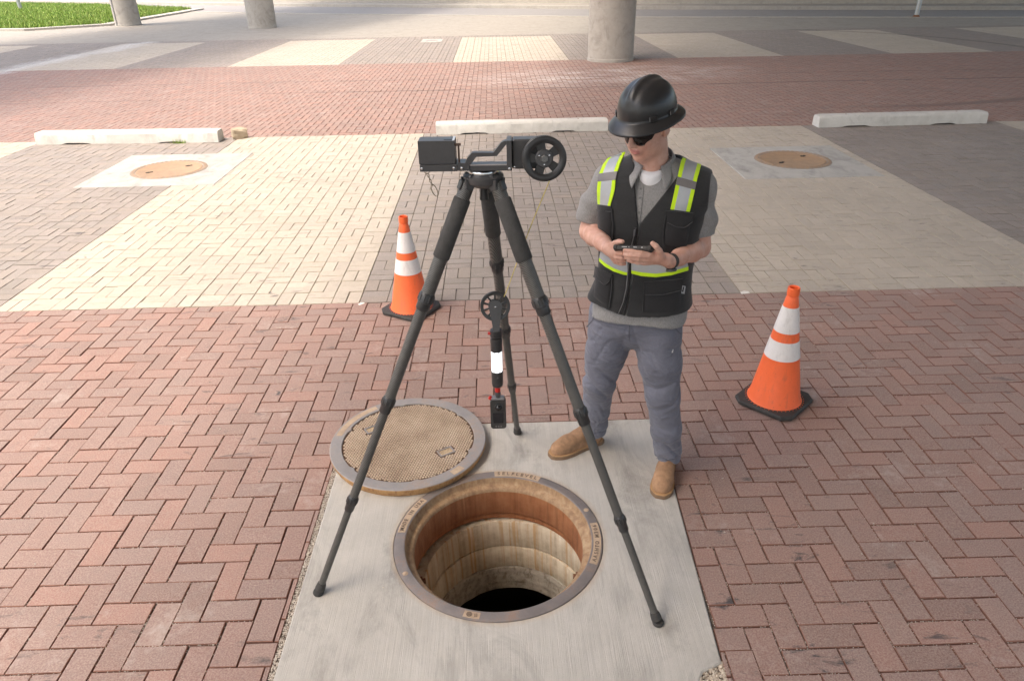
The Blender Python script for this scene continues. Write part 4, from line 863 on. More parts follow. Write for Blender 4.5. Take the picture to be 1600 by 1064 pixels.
mb = MB(); mb.lathe([(0.0125, 0.006), (0.0125, 0.013), (0.011, 0.0145), (0.006, 0.0145), (0.006, 0.012), (0.0, 0.012)], 6, WM); mb.obj('hex_nut', simple('dull_nut', (0.2, 0.2, 0.2), 0.35, 0.8), hb)
for k in range(3):
    g = k * 2 * math.pi / 3 + math.pi; mb = MB(); mb.lathe([(0.003, 0.0065), (0.003, 0.009), (0, 0.0095)], 10, WM @ Matrix.Translation((0.0195 * math.cos(g), 0.0195 * math.sin(g), 0))); mb.obj('bolt', M_STEEL, hb)
mb = MB(); mb.lathe([(WR * 0.935, -0.003), (WR * 0.965, 0.0), (WR * 0.935, 0.003)], 64, WM); mb.obj('wound_cord', simple('yellow_cord_wound', (0.5, 0.42, 0.12), 0.7), pw, smooth=60)
# hanging chain with snap link
def link_ring(c, ax_u, ax_v, a, b, r, n=18):
    pts = [Vector(c) + Vector(ax_u) * a * math.cos(2 * math.pi * i / n) + Vector(ax_v) * b * math.sin(2 * math.pi * i / n) for i in range(n + 1)]
    mb = MB(); mb.tube(pts, r, 8, cap=False); return mb
M_CHAIN = simple('dull_chain_steel', (0.30, 0.26, 0.20), 0.35, 0.9, 0.2, 80)
p0 = Vector((1.706 - HUB.x, 0.30 - HUB.y, -0.001)); dn = Vector((0.028, -0.01, -0.074)).normalized(); sx_ = Vector((1, 0, 0.3)).normalized()
link_ring(p0 + Vector((0, 0, -0.006)), (1, 0, 0), (0, 0, 1), 0.008, 0.008, 0.0014).obj('eye_bolt', M_CHAIN, RX, smooth=60)
cc = p0 + Vector((0.001, 0, -0.013))
for k in range(4):
    sdv = dn.cross(Vector((0, 1, 0))).normalized() if k % 2 == 0 else Vector((0, 1, 0)); link_ring(cc + dn * 0.006, dn, sdv, 0.0075, 0.0034, 0.0011, 14).obj('chain_link', M_CHAIN, RX, smooth=60); cc += dn * 0.0105
link_ring(cc + dn * 0.018, dn, dn.cross(Vector((0, 1, 0))).normalized(), 0.021, 0.0085, 0.0017, 22).obj('snap_link', M_CHAIN, RX, smooth=60)

# ------------------------------------------------------------------ hanging inspection camera and its cord
PC = Vector((1.921, 0.315, 1.128))
ins = empty('inspection_camera', (PC.x, PC.y, 0.586), label='black inspection camera with a lit white lamp tube hanging inside the tripod', cat='camera')
zz = lambda z: z - 0.586
PM = axis_matrix((0, 0, zz(1.128)), (0.05, -0.97, 0.22), (0, 0, 1)); PR = 0.0555
mb = MB(); mb.lathe([(PR * 0.78, -0.007), (PR * 0.97, -0.008), (PR, -0.006), (PR * 0.94, 0.0), (PR, 0.006), (PR * 0.97, 0.008), (PR * 0.78, 0.007)], 56, PM, closed=True); pl_ = mb.obj('pulley', M_BLACK, ins, smooth=35)
for k in range(10):
    g = k * math.pi / 5; mb = MB(); mb.prism([(0.012, -0.0028), (PR * 0.80, -0.0036), (PR * 0.80, 0.0036), (0.012, 0.0028)], -0.003, 0.003, PM @ Matrix.Rotation(g, 4, 'Z')); mb.obj('spoke', M_BLACK, pl_)
pts = [(0.026 * math.cos(a), 0.026 * math.sin(a)) for a in np.linspace(-math.pi * 0.55, math.pi * 0.55, 20)]
def tear(off):
    mb = MB(); P = [(0.0255 * math.cos(a) , 0.0255 * math.sin(a)) for a in np.linspace(-2.05, 2.05, 24)]
    P = [(x, y) for x, y in P] + [(-0.078, 0.0125), (-0.095, 0.0115), (-0.095, -0.0115), (-0.078, -0.0125)]
    mb.prism(P, off, off + 0.0045, PM); return mb
br = tear(0.0095).obj('bracket', M_ANOD, ins); tear(-0.014).obj('bracket', M_ANOD, ins)
mb = MB(); mb.lathe([(0.0032, 0.013), (0.0032, 0.0165), (0, 0.017)], 10, PM); mb.obj('axle_pin', M_STEEL, br)
def vt(mb, prof, n=28): return mb.lathe([(r, zz(z)) for r, z in prof], n)
mb = MB(); vt(mb, [(0.0, 1.046), (0.012, 1.046), (0.012, 1.03), (0.022, 1.03), (0.023, 1.024), (0.023, 1.006), (0.019, 1.002), (0.0185, 0.998)]); nk = mb.obj('swivel', M_BLACK, ins, smooth=30)
mb = MB(); mb.box((-0.026, -0.004, zz(1.018)), (0.01, 0.01, 0.008)); mb.obj('red_dot', simple('red_dot_paint', (0.55, 0.03, 0.02), 0.4), nk)
mb = MB(); vt(mb, [(0.0, 0.998), (0.0215, 0.996), (0.0228, 0.990), (0.0228, 0.945), (0.0222, 0.9415)]); mb.obj('lamp_cap', M_BLACK, ins, smooth=30)
t = NT('lamp_tube_glow'); O = t.obj(); sx3 = t.sep(O)
ang = t.math('ARCTAN2', sx3[1], sx3[0]); st = t.math('SINE', t.math('MULTIPLY', ang, 7.0))
t.out((0.85, 0.87, 0.9), 0.25, 0.0, Emission_Color=(0.95, 0.98, 1.0), Emission_Strength=t.node('ShaderNodeMapRange', {'Value': st, 'From Min': -0.9, 'From Max': 0.4, 'To Min': 0.12, 'To Max': 0.55}).outputs[0])
mb = MB(); vt(mb, [(0.0215, 0.9412), (0.0215, 0.853)], 42); mb.obj('lamp_tube', t.m, ins, smooth=30)
mb = MB(); vt(mb, [(0.0222, 0.8528), (0.0228, 0.849), (0.0228, 0.80), (0.021, 0.786), (0.014, 0.780), (0.0, 0.780)]); mb.obj('battery_grip', M_BLACK, ins, smooth=30)
for z in (0.949, 0.832): mb = MB(); mb.lathe([(0.0022, 0.0), (0.0018, 0.0015), (0, 0.0016)], 8, axis_matrix((0.002, -0.0226, zz(z)), (0, -1, 0))); mb.obj('screw', M_STEEL, ins)
M_REDP = simple('red_anodised', (0.52, 0.025, 0.02), 0.3, 0.2)
mb = MB(); vt(mb, [(0.0, 0.7795), (0.0105, 0.7795), (0.0115, 0.775), (0.0105, 0.770), (0.0115, 0.764), (0.0105, 0.757), (0.0, 0.757)], 24); mb.obj('coupling', M_REDP, ins, smooth=40)
mb = MB(); vt(mb, [(0.0, 0.7568), (0.012, 0.7565), (0.012, 0.742), (0.0095, 0.738), (0.0095, 0.728)], 20); mb.obj('mount_screw', M_ANOD, ins, smooth=40)
mb = MB(); mb.box((0, 0.002, zz(0.7265)), (0.052, 0.026, 0.010), None, 0.002); cg = mb.obj('cage_top', simple('grey_cage', (0.28, 0.28, 0.29), 0.4, 0.4), ins)
mb = MB(); mb.box((-0.030, 0.0, zz(0.728)), (0.014, 0.012, 0.017), Matrix.Rotation(0.5, 3, 'Y'), 0.003); mb.obj('red_lever', M_REDP, cg)
def rrect(w, h, r, n=6):
    P = []
    for cx, cz, a0 in ((w - r, h - r, 0), (-w + r, h - r, 90), (-w + r, -h + r, 180), (w - r, -h + r, 270)):
        P += [(cx + r * math.cos(rad(a0 + 90 * i / n)), cz + r * math.sin(rad(a0 + 90 * i / n))) for i in range(n + 1)]
    return P
BM = Matrix(((1, 0, 0, 0), (0, 0, 1, 0), (0, 1, 0, zz(0.656)), (0, 0, 0, 1)))
mb = MB(); mb.prism(rrect(0.031, 0.067, 0.012), -0.014, 0.016, BM); mb.prism(rrect(0.028, 0.064, 0.011), -0.017, -0.0141, BM); cb = mb.obj('camera_body', M_RUBBER, ins)
mb = MB(); mb.prism(rrect(0.021, 0.024, 0.003), -0.0185, -0.0172, BM @ Matrix.Translation((0, -0.014, 0))); mb.obj('screen', simple('dark_screen_glass', (0.012, 0.011, 0.014), 0.08), cb)
mb = MB(); mb.lathe([(0.0165, 0.0172), (0.0165, 0.021), (0.0135, 0.0225), (0.0125, 0.0225)], 32, axis_matrix((0.002, 0.0, zz(0.694)), (0, -1, 0))); mb.obj('lens_ring', M_BLACK, cb, smooth=30)
mb = MB(); mb.lathe([(0.0125, 0.0215), (0.0115, 0.0265), (0.0085, 0.0305), (0.0045, 0.0325), (0.0, 0.0330)], 28, axis_matrix((0.002, 0.0, zz(0.694)), (0, -1, 0))); mb.obj('lens', simple('lens_glass', (0.008, 0.008, 0.01), 0.05), cb, smooth=60)
for dx in (-0.010, 0.0, 0.010): mb = MB(); mb.box((dx, -0.0178, zz(0.602)), (0.006, 0.002, 0.004), None, 0.0005); mb.obj('button', simple('grey_button', (0.16, 0.15, 0.15), 0.5), cb)
cp = [Vector((2.118, 0.262, 1.617)), Vector((2.06, 0.273, 1.47)), Vector((2.01, 0.288, 1.33)), Vector((1.972, 0.302, 1.215)), Vector((1.955, 0.31, 1.168))]
mb = MB(); mb.tube(cp, 0.0016, 6); mb.obj('pull_cord', simple('yellow_cord', (0.62, 0.50, 0.16), 0.6), label='thin yellow cord running from the big winch pulley down to the small pulley', cat='cord')
# ------------------------------------------------------------------ the man: smooth bodies from signed distance fields
def surf_net(d, lo, h):
    nx, ny, nz = d.shape; s_ = d < 0
    c = np.zeros((nx - 1, ny - 1, nz - 1), np.int8)
    for i in (0, 1):
        for j in (0, 1):
            for k in (0, 1): c += s_[i:nx - 1 + i, j:ny - 1 + j, k:nz - 1 + k]
    act = (c > 0) & (c < 8); I = np.argwhere(act); idx = np.full(act.shape, -1, np.int64); idx[act] = np.arange(len(I))
    corner = [(i, j, k) for i in (0, 1) for j in (0, 1) for k in (0, 1)]
    D = np.stack([d[I[:, 0] + a, I[:, 1] + b, I[:, 2] + e] for a, b, e in corner], 1)
    acc = np.zeros((len(I), 3)); cnt = np.zeros(len(I))
    for p in range(8):
        for q in range(p + 1, 8):
            df = [abs(corner[p][m] - corner[q][m]) for m in range(3)]
            if sum(df) != 1: continue
            a, b = D[:, p], D[:, q]; m = (a < 0) != (b < 0); t = np.where(m, a / np.where(m, a - b, 1), 0)
            P = np.array(corner[p]) + t[:, None] * (np.array(corner[q]) - np.array(corner[p])); acc[m] += P[m]; cnt[m] += 1
    V = (I + acc / np.maximum(cnt, 1)[:, None]) * h + np.array(lo); F = []
    for ax in range(3):
        o1, o2 = [m for m in range(3) if m != ax]
        sl0 = [slice(None)] * 3; sl1 = [slice(None)] * 3; sl0[ax] = slice(0, -1); sl1[ax] = slice(1, None)
        a = s_[tuple(sl0)]; b = s_[tuple(sl1)]; E = np.argwhere(a != b); sg = a[tuple(E.T)]
        ok = (E[:, o1] > 0) & (E[:, o2] > 0) & (E[:, o1] < d.shape[o1] - 1) & (E[:, o2] < d.shape[o2] - 1); E = E[ok]; sg = sg[ok]
        def g(da, db):
            Q = E.copy(); Q[:, o1] -= da; Q[:, o2] -= db; return idx[tuple(Q.T)]
        q = np.stack([g(1, 1), g(0, 1), g(0, 0), g(1, 0)], 1); flip = sg if ax != 1 else ~sg
        q = np.where(flip[:, None], q, q[:, ::-1]); F.append(q)
    return V, np.concatenate(F)
def sdf_obj(name, fn, lo, hi, h, mats, parent, relax=2, mi=None):
    lo = np.array(lo, float); n = np.ceil((np.array(hi) - lo) / h).astype(int) + 1
    X, Y, Z = np.meshgrid(*[(lo[i] + h * np.arange(n[i])).astype(np.float32) for i in range(3)], indexing='ij')
    V, F = surf_net(fn(X, Y, Z), lo, h)
    for _ in range(relax):       # light relaxation takes the grid out of the surface
        acc = np.zeros_like(V); cnt = np.zeros(len(V))
        for a, b in ((0, 1), (1, 2), (2, 3), (3, 0)):
            np.add.at(acc, F[:, a], V[F[:, b]]); np.add.at(acc, F[:, b], V[F[:, a]]); np.add.at(cnt, F[:, a], 1); np.add.at(cnt, F[:, b], 1)
        V = V * 0.5 + 0.5 * acc / np.maximum(cnt, 1)[:, None]
    me = np_mesh(name, V, F)
    if mi is not None:
        ctr = V[F].mean(1); me.polygons.foreach_set('material_index', mi(ctr).astype(np.int32))
    return link(name, me, mats, parent, smooth=True)
def smin(a, b, k): h_ = np.clip(0.5 + 0.5 * (b - a) / k, 0, 1); return b + (a - b) * h_ - k * h_ * (1 - h_)
def smax(a, b, k): return -smin(-a, -b, k)
def cap(X, Y, Z, a, b, ra, rb=None):
    rb = ra if rb is None else rb; a = np.array(a, float); b = np.array(b, float); d = b - a; L2 = float(d @ d) or 1e-9
    t = np.clip(((X - a[0]) * d[0] + (Y - a[1]) * d[1] + (Z - a[2]) * d[2]) / L2, 0, 1)
    return np.sqrt((X - a[0] - t * d[0]) ** 2 + (Y - a[1] - t * d[1]) ** 2 + (Z - a[2] - t * d[2]) ** 2) - (ra + (rb - ra) * t)
def ell(X, Y, Z, c, r): 
    k0 = np.sqrt(((X - c[0]) / r[0]) ** 2 + ((Y - c[1]) / r[1]) ** 2 + ((Z - c[2]) / r[2]) ** 2); k1 = np.sqrt(((X - c[0]) / r[0] ** 2) ** 2 + ((Y - c[1]) / r[1] ** 2) ** 2 + ((Z - c[2]) / r[2] ** 2) ** 2)
    return k0 * (k0 - 1) / np.maximum(k1, 1e-6)
def chain(X, Y, Z, pts, k=0.02):
    d = None
    for (a, ra), (b, rb) in zip(pts[:-1], pts[1:]):
        e = cap(X, Y, Z, a, b, ra, rb); d = e if d is None else smin(d, e, k)
    return d
def wob(X, Y, Z, f, s=0.0): return np.sin(X * f + 1.3 * np.sin(Z * f * 0.7 + s) + s) * np.sin(Y * f * 0.9 + 1.1 * np.sin(X * f * 0.6) + 2 * s) * np.sin(Z * f * 1.1 + 1.7 * s)
MO = np.array([2.5, 0.82, 0.0]); MA = math.atan2(-0.35, 0.937)
man = empty('person', tuple(MO), MA, label='man in black hard hat, sunglasses, hi-vis vest and grey trousers holding a device', cat='person')
_c, _s = math.cos(MA), math.sin(MA)
def to_local(P): d = np.asarray(P, float) - MO; return np.stack([_c * d[..., 0] + _s * d[..., 1], -_s * d[..., 0] + _c * d[..., 1], d[..., 2]], -1)
def px_ray(px, py):
    px = np.asarray(px, float); py = np.asarray(py, float); d = FW + ((px - 800) / FPX)[..., None] * RT - ((py - 532) / FPX)[..., None] * UP
    d = d / np.linalg.norm(d, axis=-1, keepdims=True); return np.stack([_c * d[..., 0] + _s * d[..., 1], -_s * d[..., 0] + _c * d[..., 1], d[..., 2]], -1)
CAML = to_local(CAM)
def at_f(px, py, f):            # point on the ray where local y = -f
    d = px_ray(px, py); return CAML + d * ((-f - CAML[1]) / d[1])
# --- materials
def cloth(name, col, var=0.15, weave=900, bump=0.35, heather=0.0, rough=0.9, fold=0.012, fs=(7, 7, 16)):
    t = NT(name); O = t.obj(); n = t.noise(O, weave, 2, 0.6); n2 = t.noise(O, 6, 4, 0.6); n3 = t.noise(O, 150, 3, 0.7)
    c = t.ramp(t.math('ADD', t.math('MULTIPLY', n2, 0.6), t.math('MULTIPLY', n3, 0.4)), [(0.3, tuple(x * (1 - var) for x in col)), (0.7, tuple(x * (1 + var) for x in col))])
    if heather: c = t.mix(t.math('MULTIPLY', t.step(t.noise(t.scaled(O, (1, 1, 0.25)), 420, 2, 0.7), 0.45, 0.6), heather), c, tuple(x * 0.45 for x in col))
    f1 = t.noise(t.scaled(O, fs, rot=(0.5, 0.35, 0)), 1.0, 3, 0.5, 0.8)
    b = t.node('ShaderNodeBump', {'Height': f1, 'Strength': 0.6, 'Distance': fold}); b2 = t.node('ShaderNodeBump', {'Height': n, 'Strength': bump, 'Distance': 0.0008, 'Normal': b.outputs[0]})
    t.set(t.bsdf.inputs['Normal'], b2.outputs[0]); return t.out(c, rough, 0.0, Sheen_Weight=0.15)
M_PANTS = cloth('slate_trouser_cloth', (0.142, 0.148, 0.186), 0.2, fold=0.034, fs=(8, 8, 20)); M_SHIRT = cloth('heather_grey_shirt', (0.27, 0.265, 0.26), 0.1, 900, 0.3, 0.45); M_VEST = cloth('black_mesh_vest', (0.021, 0.0215, 0.0225), 0.25, 500, 0.6)
M_VESTP = cloth('black_pocket_cloth', (0.014, 0.014, 0.0155), 0.2, 700, 0.4); M_TEE = cloth('white_tee', (0.75, 0.75, 0.76), 0.05)
M_LIME = cloth('lime_trim', (0.55, 0.80, 0.015), 0.05); M_SILVER = simple('silver_reflective_tape', (0.40, 0.42, 0.44), 0.42, 0.15, 0.06, 40); M_TAPE2 = simple('dark_reflective_band', (0.17, 0.16, 0.16), 0.5, 0.1, 0.08, 40)
def skin_mat():
    t = NT('skin'); O = t.obj(); n = t.noise(O, 22, 4, 0.6); n2 = t.noise(O, 260, 3, 0.6)
    c = t.ramp(n, [(0.3, (0.54, 0.285, 0.21)), (0.55, (0.63, 0.37, 0.285)), (0.75, (0.67, 0.42, 0.335))])
    n3 = t.noise(O, 70, 5, 0.7); c = t.mix(t.math('MULTIPLY', t.step(n3, 0.5, 0.72), 0.35), c, (0.50, 0.22, 0.16)); c = t.mix(t.math('MULTIPLY', t.step(n2, 0.6, 0.75), 0.25), c, (0.36, 0.19, 0.13))
    t.bump(t.math('ADD', n2, n3), 0.35, 0.0012); return t.out(c, 0.52, 0.0, Subsurface_Weight=0.12, Subsurface_Radius=(0.012, 0.005, 0.003), Subsurface_Scale=0.6)
M_SKIN = skin_mat(); M_LIP = simple('lips', (0.50, 0.20, 0.17), 0.45); M_HAIR = simple('dark_brown_hair', (0.045, 0.028, 0.018), 0.6, 0, 0.3, 200)
# --- trousers
def f_pants(X, Y, Z):
    hip = ell(X, Y, Z, (0.052, 0.005, 0.845), (0.186, 0.128, 0.17)); hip = smin(hip, ell(X, Y, Z, (0.052, 0.07, 0.80), (0.15, 0.09, 0.13)), 0.05)
    r = chain(X, Y, Z, [((-0.050, 0.005, 0.83), 0.112), ((-0.068, -0.018, 0.64), 0.094), ((-0.092, -0.025, 0.48), 0.076), ((-0.118, 0.045, 0.27), 0.067), ((-0.132, 0.088, 0.105), 0.061)], 0.03)
    l = chain(X, Y, Z, [((0.150, 0.005, 0.83), 0.112), ((0.182, -0.035, 0.64), 0.095), ((0.212, -0.050, 0.47), 0.077), ((0.240, -0.030, 0.28), 0.068), ((0.262, -0.004, 0.105), 0.062)], 0.03)
    d = smin(hip, np.minimum(r, l), 0.022)
    # folds: drag lines at the crotch, behind-knee breaks and stacking over the boots
    ph = np.where(X < 0.06, 0.7, 2.1); a = np.arctan2(Y, X - np.where(X < 0.06, -0.1, 0.225))
    low = np.clip((0.42 - Z) / 0.30, 0, 1); kn = np.exp(-((Z - 0.49) / 0.09) ** 2); th = np.clip((Z - 0.55) / 0.1, 0, 1) * np.clip((0.83 - Z) / 0.12, 0, 1)
    fold = np.sin(Z * 74 + 1.6 * np.sin(a * 1.0 + ph) + 2.1 * np.sin(X * 22 + ph * 3)) * (0.3 + 0.7 * np.sin(a * 2 + Z * 17 + ph * 2) ** 2)
    f2 = np.sin(Z * 38 + 40 * (X - 0.05) * np.where(X < 0.06, -1, 1) + 9 * Y)
    f3 = np.sin(Z * 52 + 2.5 * np.sin(a * 1.5 + 2 * ph) + ph)
    cr = lambda p, w: np.exp(-(np.sin(p) / w) ** 2)
    g1 = cr(Z * 34 + 1.5 * np.sin(a + ph) + 1.8 * np.sin(X * 20 + ph * 3) + 0.8 * np.sin(a * 3 + Z * 11), 0.42) * (0.35 + 0.65 * np.sin(a * 1.5 + Z * 13 + ph * 2) ** 2)
    g2 = cr(Z * 27 + 2.2 * np.sin(a * 1.3 + 2 * ph) + ph, 0.38) * (0.4 + 0.6 * np.sin(a * 2 + ph) ** 2); g3 = cr(Z * 24 + 26 * (X - 0.05) * np.where(X < 0.06, -1, 1) + 6 * Y + 0.7 * np.sin(X * 40), 0.30)
    d = d + 0.020 * low * g1 + 0.017 * kn * g2 + 0.005 * th * g3 - 0.004 * low - 0.004 * wob(X, Y, Z, 26, 0.4)
    crease = np.exp(-((np.abs(X - 0.052) - 0.02 - (0.80 - Z) * 0.25) / 0.012) ** 2) * np.clip((Z - 0.66) / 0.05, 0, 1) * (Y < 0); d = d + 0.005 * crease
    d = d * 0.8
    return np.maximum(d, np.maximum(0.098 + 0.006 * np.sin(a * 2) - Z, Z - 0.95))
sdf_obj('trousers', f_pants, (-0.26, -0.2, 0.07), (0.36, 0.24, 0.97), 0.0050, M_PANTS, man, 1)
# --- torso shape shared by shirt and vest
TZ = [0.80, 0.90, 1.00, 1.10, 1.22, 1.32, 1.40, 1.46, 1.505, 1.535, 1.57]; TW = [0.192, 0.190, 0.180, 0.177, 0.184, 0.195, 0.200, 0.186, 0.140, 0.085, 0.055]
TD = [0.130, 0.128, 0.124, 0.122, 0.124, 0.126, 0.122, 0.108, 0.088, 0.068, 0.05]; TX = [0.062, 0.068, 0.073, 0.078, 0.083, 0.087, 0.088, 0.088, 0.088, 0.088, 0.088]; TY = [0.0, 0.0, 0.004, 0.008, 0.01, 0.012, 0.018, 0.022, 0.024, 0.022, 0.02]
def f_torso(X, Y, Z):
    z = np.asarray(Z, np.float64); w = np.interp(z, TZ, TW); dp = np.interp(z, TZ, TD); cx = np.interp(z, TZ, TX); cy = np.interp(z, TZ, TY); u = np.abs(X - cx) / w; v = np.abs(Y - cy) / dp
    d = ((u ** 2.5 + v ** 2.5) ** 0.4 - 1) * np.minimum(w, dp) * 0.95
    sh = np.minimum(cap(X, Y, Z, (0.088 - 0.06, 0.022, 1.478), (0.088 - 0.178, 0.022, 1.436), 0.050, 0.062), cap(X, Y, Z, (0.088 + 0.06, 0.022, 1.478), (0.088 + 0.178, 0.022, 1.436), 0.050, 0.062))
    return smin(smax(d, Z - 1.535, 0.03), sh, 0.045)
ARM_R = [((-0.100, 0.022, 1.435), 0.066), ((-0.168, 0.045, 1.30), 0.061), ((-0.188, 0.055, 1.20), 0.047)]
ARM_L = [((0.256, 0.022, 1.435), 0.062), ((0.282, 0.040, 1.30), 0.060), ((0.294, 0.045, 1.175), 0.047)]
def f_shirt(X, Y, Z):
    d = f_torso(X, Y, Z); fl = 0.010 * np.clip((0.98 - Z) / 0.12, 0, 1); d = d - fl - 0.003
    for A, zc, sg in ((ARM_R, 1.238, -1), (ARM_L, 1.226, 1)):
        s_ = chain(X, Y, Z, [(A[0][0], 0.068), (A[1][0], 0.064), ((A[1][0][0] * 0.35 + A[2][0][0] * 0.65, A[1][0][1] * 0.35 + A[2][0][1] * 0.65, A[1][0][2] * 0.35 + A[2][0][2] * 0.65), 0.0655)], 0.03)
        s_ = s_ - 0.004 * np.sin(Z * 62 + 30 * (X - A[1][0][0]) + 20 * Y) * np.clip((1.45 - Z) / 0.1, 0, 1)
        s_ = np.maximum(s_, zc - 0.25 * (Y - 0.04) * 0.6 + 0.12 * sg * (X - A[1][0][0]) - Z); d = smin(d, s_, 0.03)
        d = np.maximum(d, -np.maximum(chain(X, Y, Z, [(A[1][0], 0.056), (A[2][0], 0.057)], 0.01), Z - zc - 0.02))
    # open collar
    V = np.maximum(np.abs(X - 0.080) - (Z - 1.474) * 0.46, np.maximum(Y + 0.02, 1.474 - Z)); d = np.maximum(d, -(V * 0.9))
    d = d - 0.0022 * wob(X, Y, Z, 30, 1.0)
    return np.maximum(d * 0.85, 0.842 + 0.018 * np.sin(X * 9 + 0.8) - 0.04 * np.clip(-(Y), -0.1, 0.15) - Z)
sdf_obj('shirt', f_shirt, (-0.28, -0.18, 0.80), (0.44, 0.19, 1.60), 0.0055, M_SHIRT, man, 1)
sdf_obj('undershirt', lambda X, Y, Z: np.maximum(np.maximum(cap(X, Y, Z, (0.082, -0.028, 1.475), (0.082, -0.012, 1.512), 0.066, 0.060), Z - 1.512 - 0.6 * (Y + 0.06)), 1.448 - Z), (-0.02, -0.14, 1.39), (0.19, 0.09, 1.57), 0.004, M_TEE, man)
# --- vest
def f_vest_out(X, Y, Z):
    d = f_torso(X, Y, Z); lo = np.clip((1.06 - Z) / 0.14, 0, 1)
    return d - 0.0165 - 0.010 * lo - 0.003 * wob(X, Y, Z, 21, 2.0) * np.clip((1.45 - Z) / 0.2, 0, 1) - 0.0035 * lo * np.sin(X * 34 + 8 * Z)
def f_vest(X, Y, Z):
    o = f_vest_out(X, Y, Z); d = np.maximum(o, -(o + 0.012))
    cx = np.interp(np.asarray(Z, np.float64), TZ, TX)
    arm = np.minimum(np.sqrt((X + 0.128 + 0.10 * 0) ** 2 * 1.0 + ((Z - 1.315) * 0.62) ** 2) - 0.0, 9)
    hole = lambda xc, sg: np.maximum(np.maximum(sg * (X - xc) - 0.0, (np.abs(Z - 1.335) - 0.135)), -1)
    # arm openings: outside the shoulder line, rounded below
    for sg, xs_ in ((-1, -0.118), (1, 0.314)):
        e = sg * (X - xs_) + 0.020 * np.clip((1.40 - Z) / 0.2, -1, 1) ** 2; low_ = 1.205 - Z; d = smax(d, smin(e, low_ * 0.9, 0.06) * 1.0, 0.004) if False else np.maximum(d, np.minimum(e, -(low_)))
    # V opening in front down to the zipper, neck opening on top
    vx = np.abs(X - (0.056 + (Z - 1.30) * 0.24)) - (Z - 1.298) * 0.43; V = np.maximum(vx * 0.85, Y - 0.02); neck = np.sqrt((X - 0.088) ** 2 + (Y - 0.01) ** 2) - 0.098
    d = np.maximum(d, -np.minimum(V, np.maximum(neck, 1.42 - Z)))
    # split at the zipper
    z_ = np.maximum(np.abs(X - (0.058 + (Z - 1.30) * 0.06)) - 0.0028, Y + 0.02); d = np.maximum(d, -z_)
    hem = 0.900 + 0.016 * np.clip((np.abs(X - 0.06) - 0.02) / 0.15, 0, 1) - Z - 0.05 * np.clip(Y, 0, 0.1)
    return np.maximum(d * 0.85, hem)
sdf_obj('vest', f_vest, (-0.19, -0.185, 0.86), (0.36, 0.20, 1.56), 0.0042, M_VEST, man, 1)
def march(px, py, fn, t0=1.5, t1=4.5, n=500):
    """first hit of camera rays with a distance field (local coordinates)"""
    D = px_ray(px, py); sh_ = D.shape[:-1]; D = D.reshape(-1, 3); ts = np.linspace(t0, t1, n)
    P = CAML[None, None] + D[:, None, :] * ts[None, :, None]; d = fn(P[..., 0], P[..., 1], P[..., 2]); neg = d < 0; i = np.argmax(neg, 1); hit = neg.any(1); i = np.where(hit, np.maximum(i, 1), np.argmin(d, 1).clip(1))
    r = np.arange(len(D)); a, b = d[r, i - 1], d[r, i]; w = np.where(hit, a / np.where(np.abs(a - b) < 1e-9, 1, a - b), 1.0); t = ts[i - 1] + (ts[i] - ts[i - 1]) * np.clip(w, 0, 1)
    return (CAML + D * t[:, None]).reshape(*sh_, 3)
def grad(fn, P, e=0.004):
    g = np.stack([fn(P[..., 0] + e * (k == 0), P[..., 1] + e * (k == 1), P[..., 2] + e * (k == 2)) - fn(P[..., 0] - e * (k == 0), P[..., 1] - e * (k == 1), P[..., 2] - e * (k == 2)) for k in range(3)], -1)
    return g / np.maximum(np.linalg.norm(g, axis=-1, keepdims=True), 1e-6)
def lerp_poly(P, n):
    P = np.array(P, float); s_ = np.r_[0, np.cumsum(np.linalg.norm(np.diff(P, axis=0), axis=1))]; u = np.linspace(0, s_[-1], n); return np.c_[np.interp(u, s_, P[:, 0]), np.interp(u, s_, P[:, 1])]
def patch(name, A, B, mat, parent, off=0.003, th=0.0022, nu=24, nv=8, fn=f_vest_out, bulge=0.0):
    """cloth strip laid on the garment between two outlines A and B (picture points cast onto the surface)"""
    a = lerp_poly(A, nu); b = lerp_poly(B, nu); w = np.linspace(0, 1, nv)[:, None, None]; G = a[None] * (1 - w) + b[None] * w
    P = march(G[..., 0], G[..., 1], fn); Nn = grad(fn, P); bu = bulge * np.sin(np.linspace(0, math.pi, nv))[:, None] ** 0.5 * np.sin(np.linspace(0, math.pi, nu))[None] ** 0.5
    T = P + Nn * (off + th + bu)[..., None] if bulge else P + Nn * (off + th); Bt = P + Nn * (off - 0.004); V = np.concatenate([T.reshape(-1, 3), Bt.reshape(-1, 3)]); m = nu * nv; F = []
    for j in range(nv - 1):
        for i in range(nu - 1): q = j * nu + i; F.append((q, q + 1, q + nu + 1, q + nu))
    rim = [i for i in range(nu)] + [j * nu + nu - 1 for j in range(1, nv)] + [(nv - 1) * nu + i for i in range(nu - 2, -1, -1)] + [j * nu for j in range(nv - 2, 0, -1)]
    for i in range(len(rim)): p, q = rim[i], rim[(i + 1) % len(rim)]; F.append((p, p + m, q + m, q))
    me = np_mesh(name, V, F); bm = bmesh.new(); bm.from_mesh(me); bmesh.ops.recalc_face_normals(bm, faces=bm.faces); bm.to_mesh(me); bm.free()
    o = link(name, me, mat, parent); smooth_angle(me, 50); return o
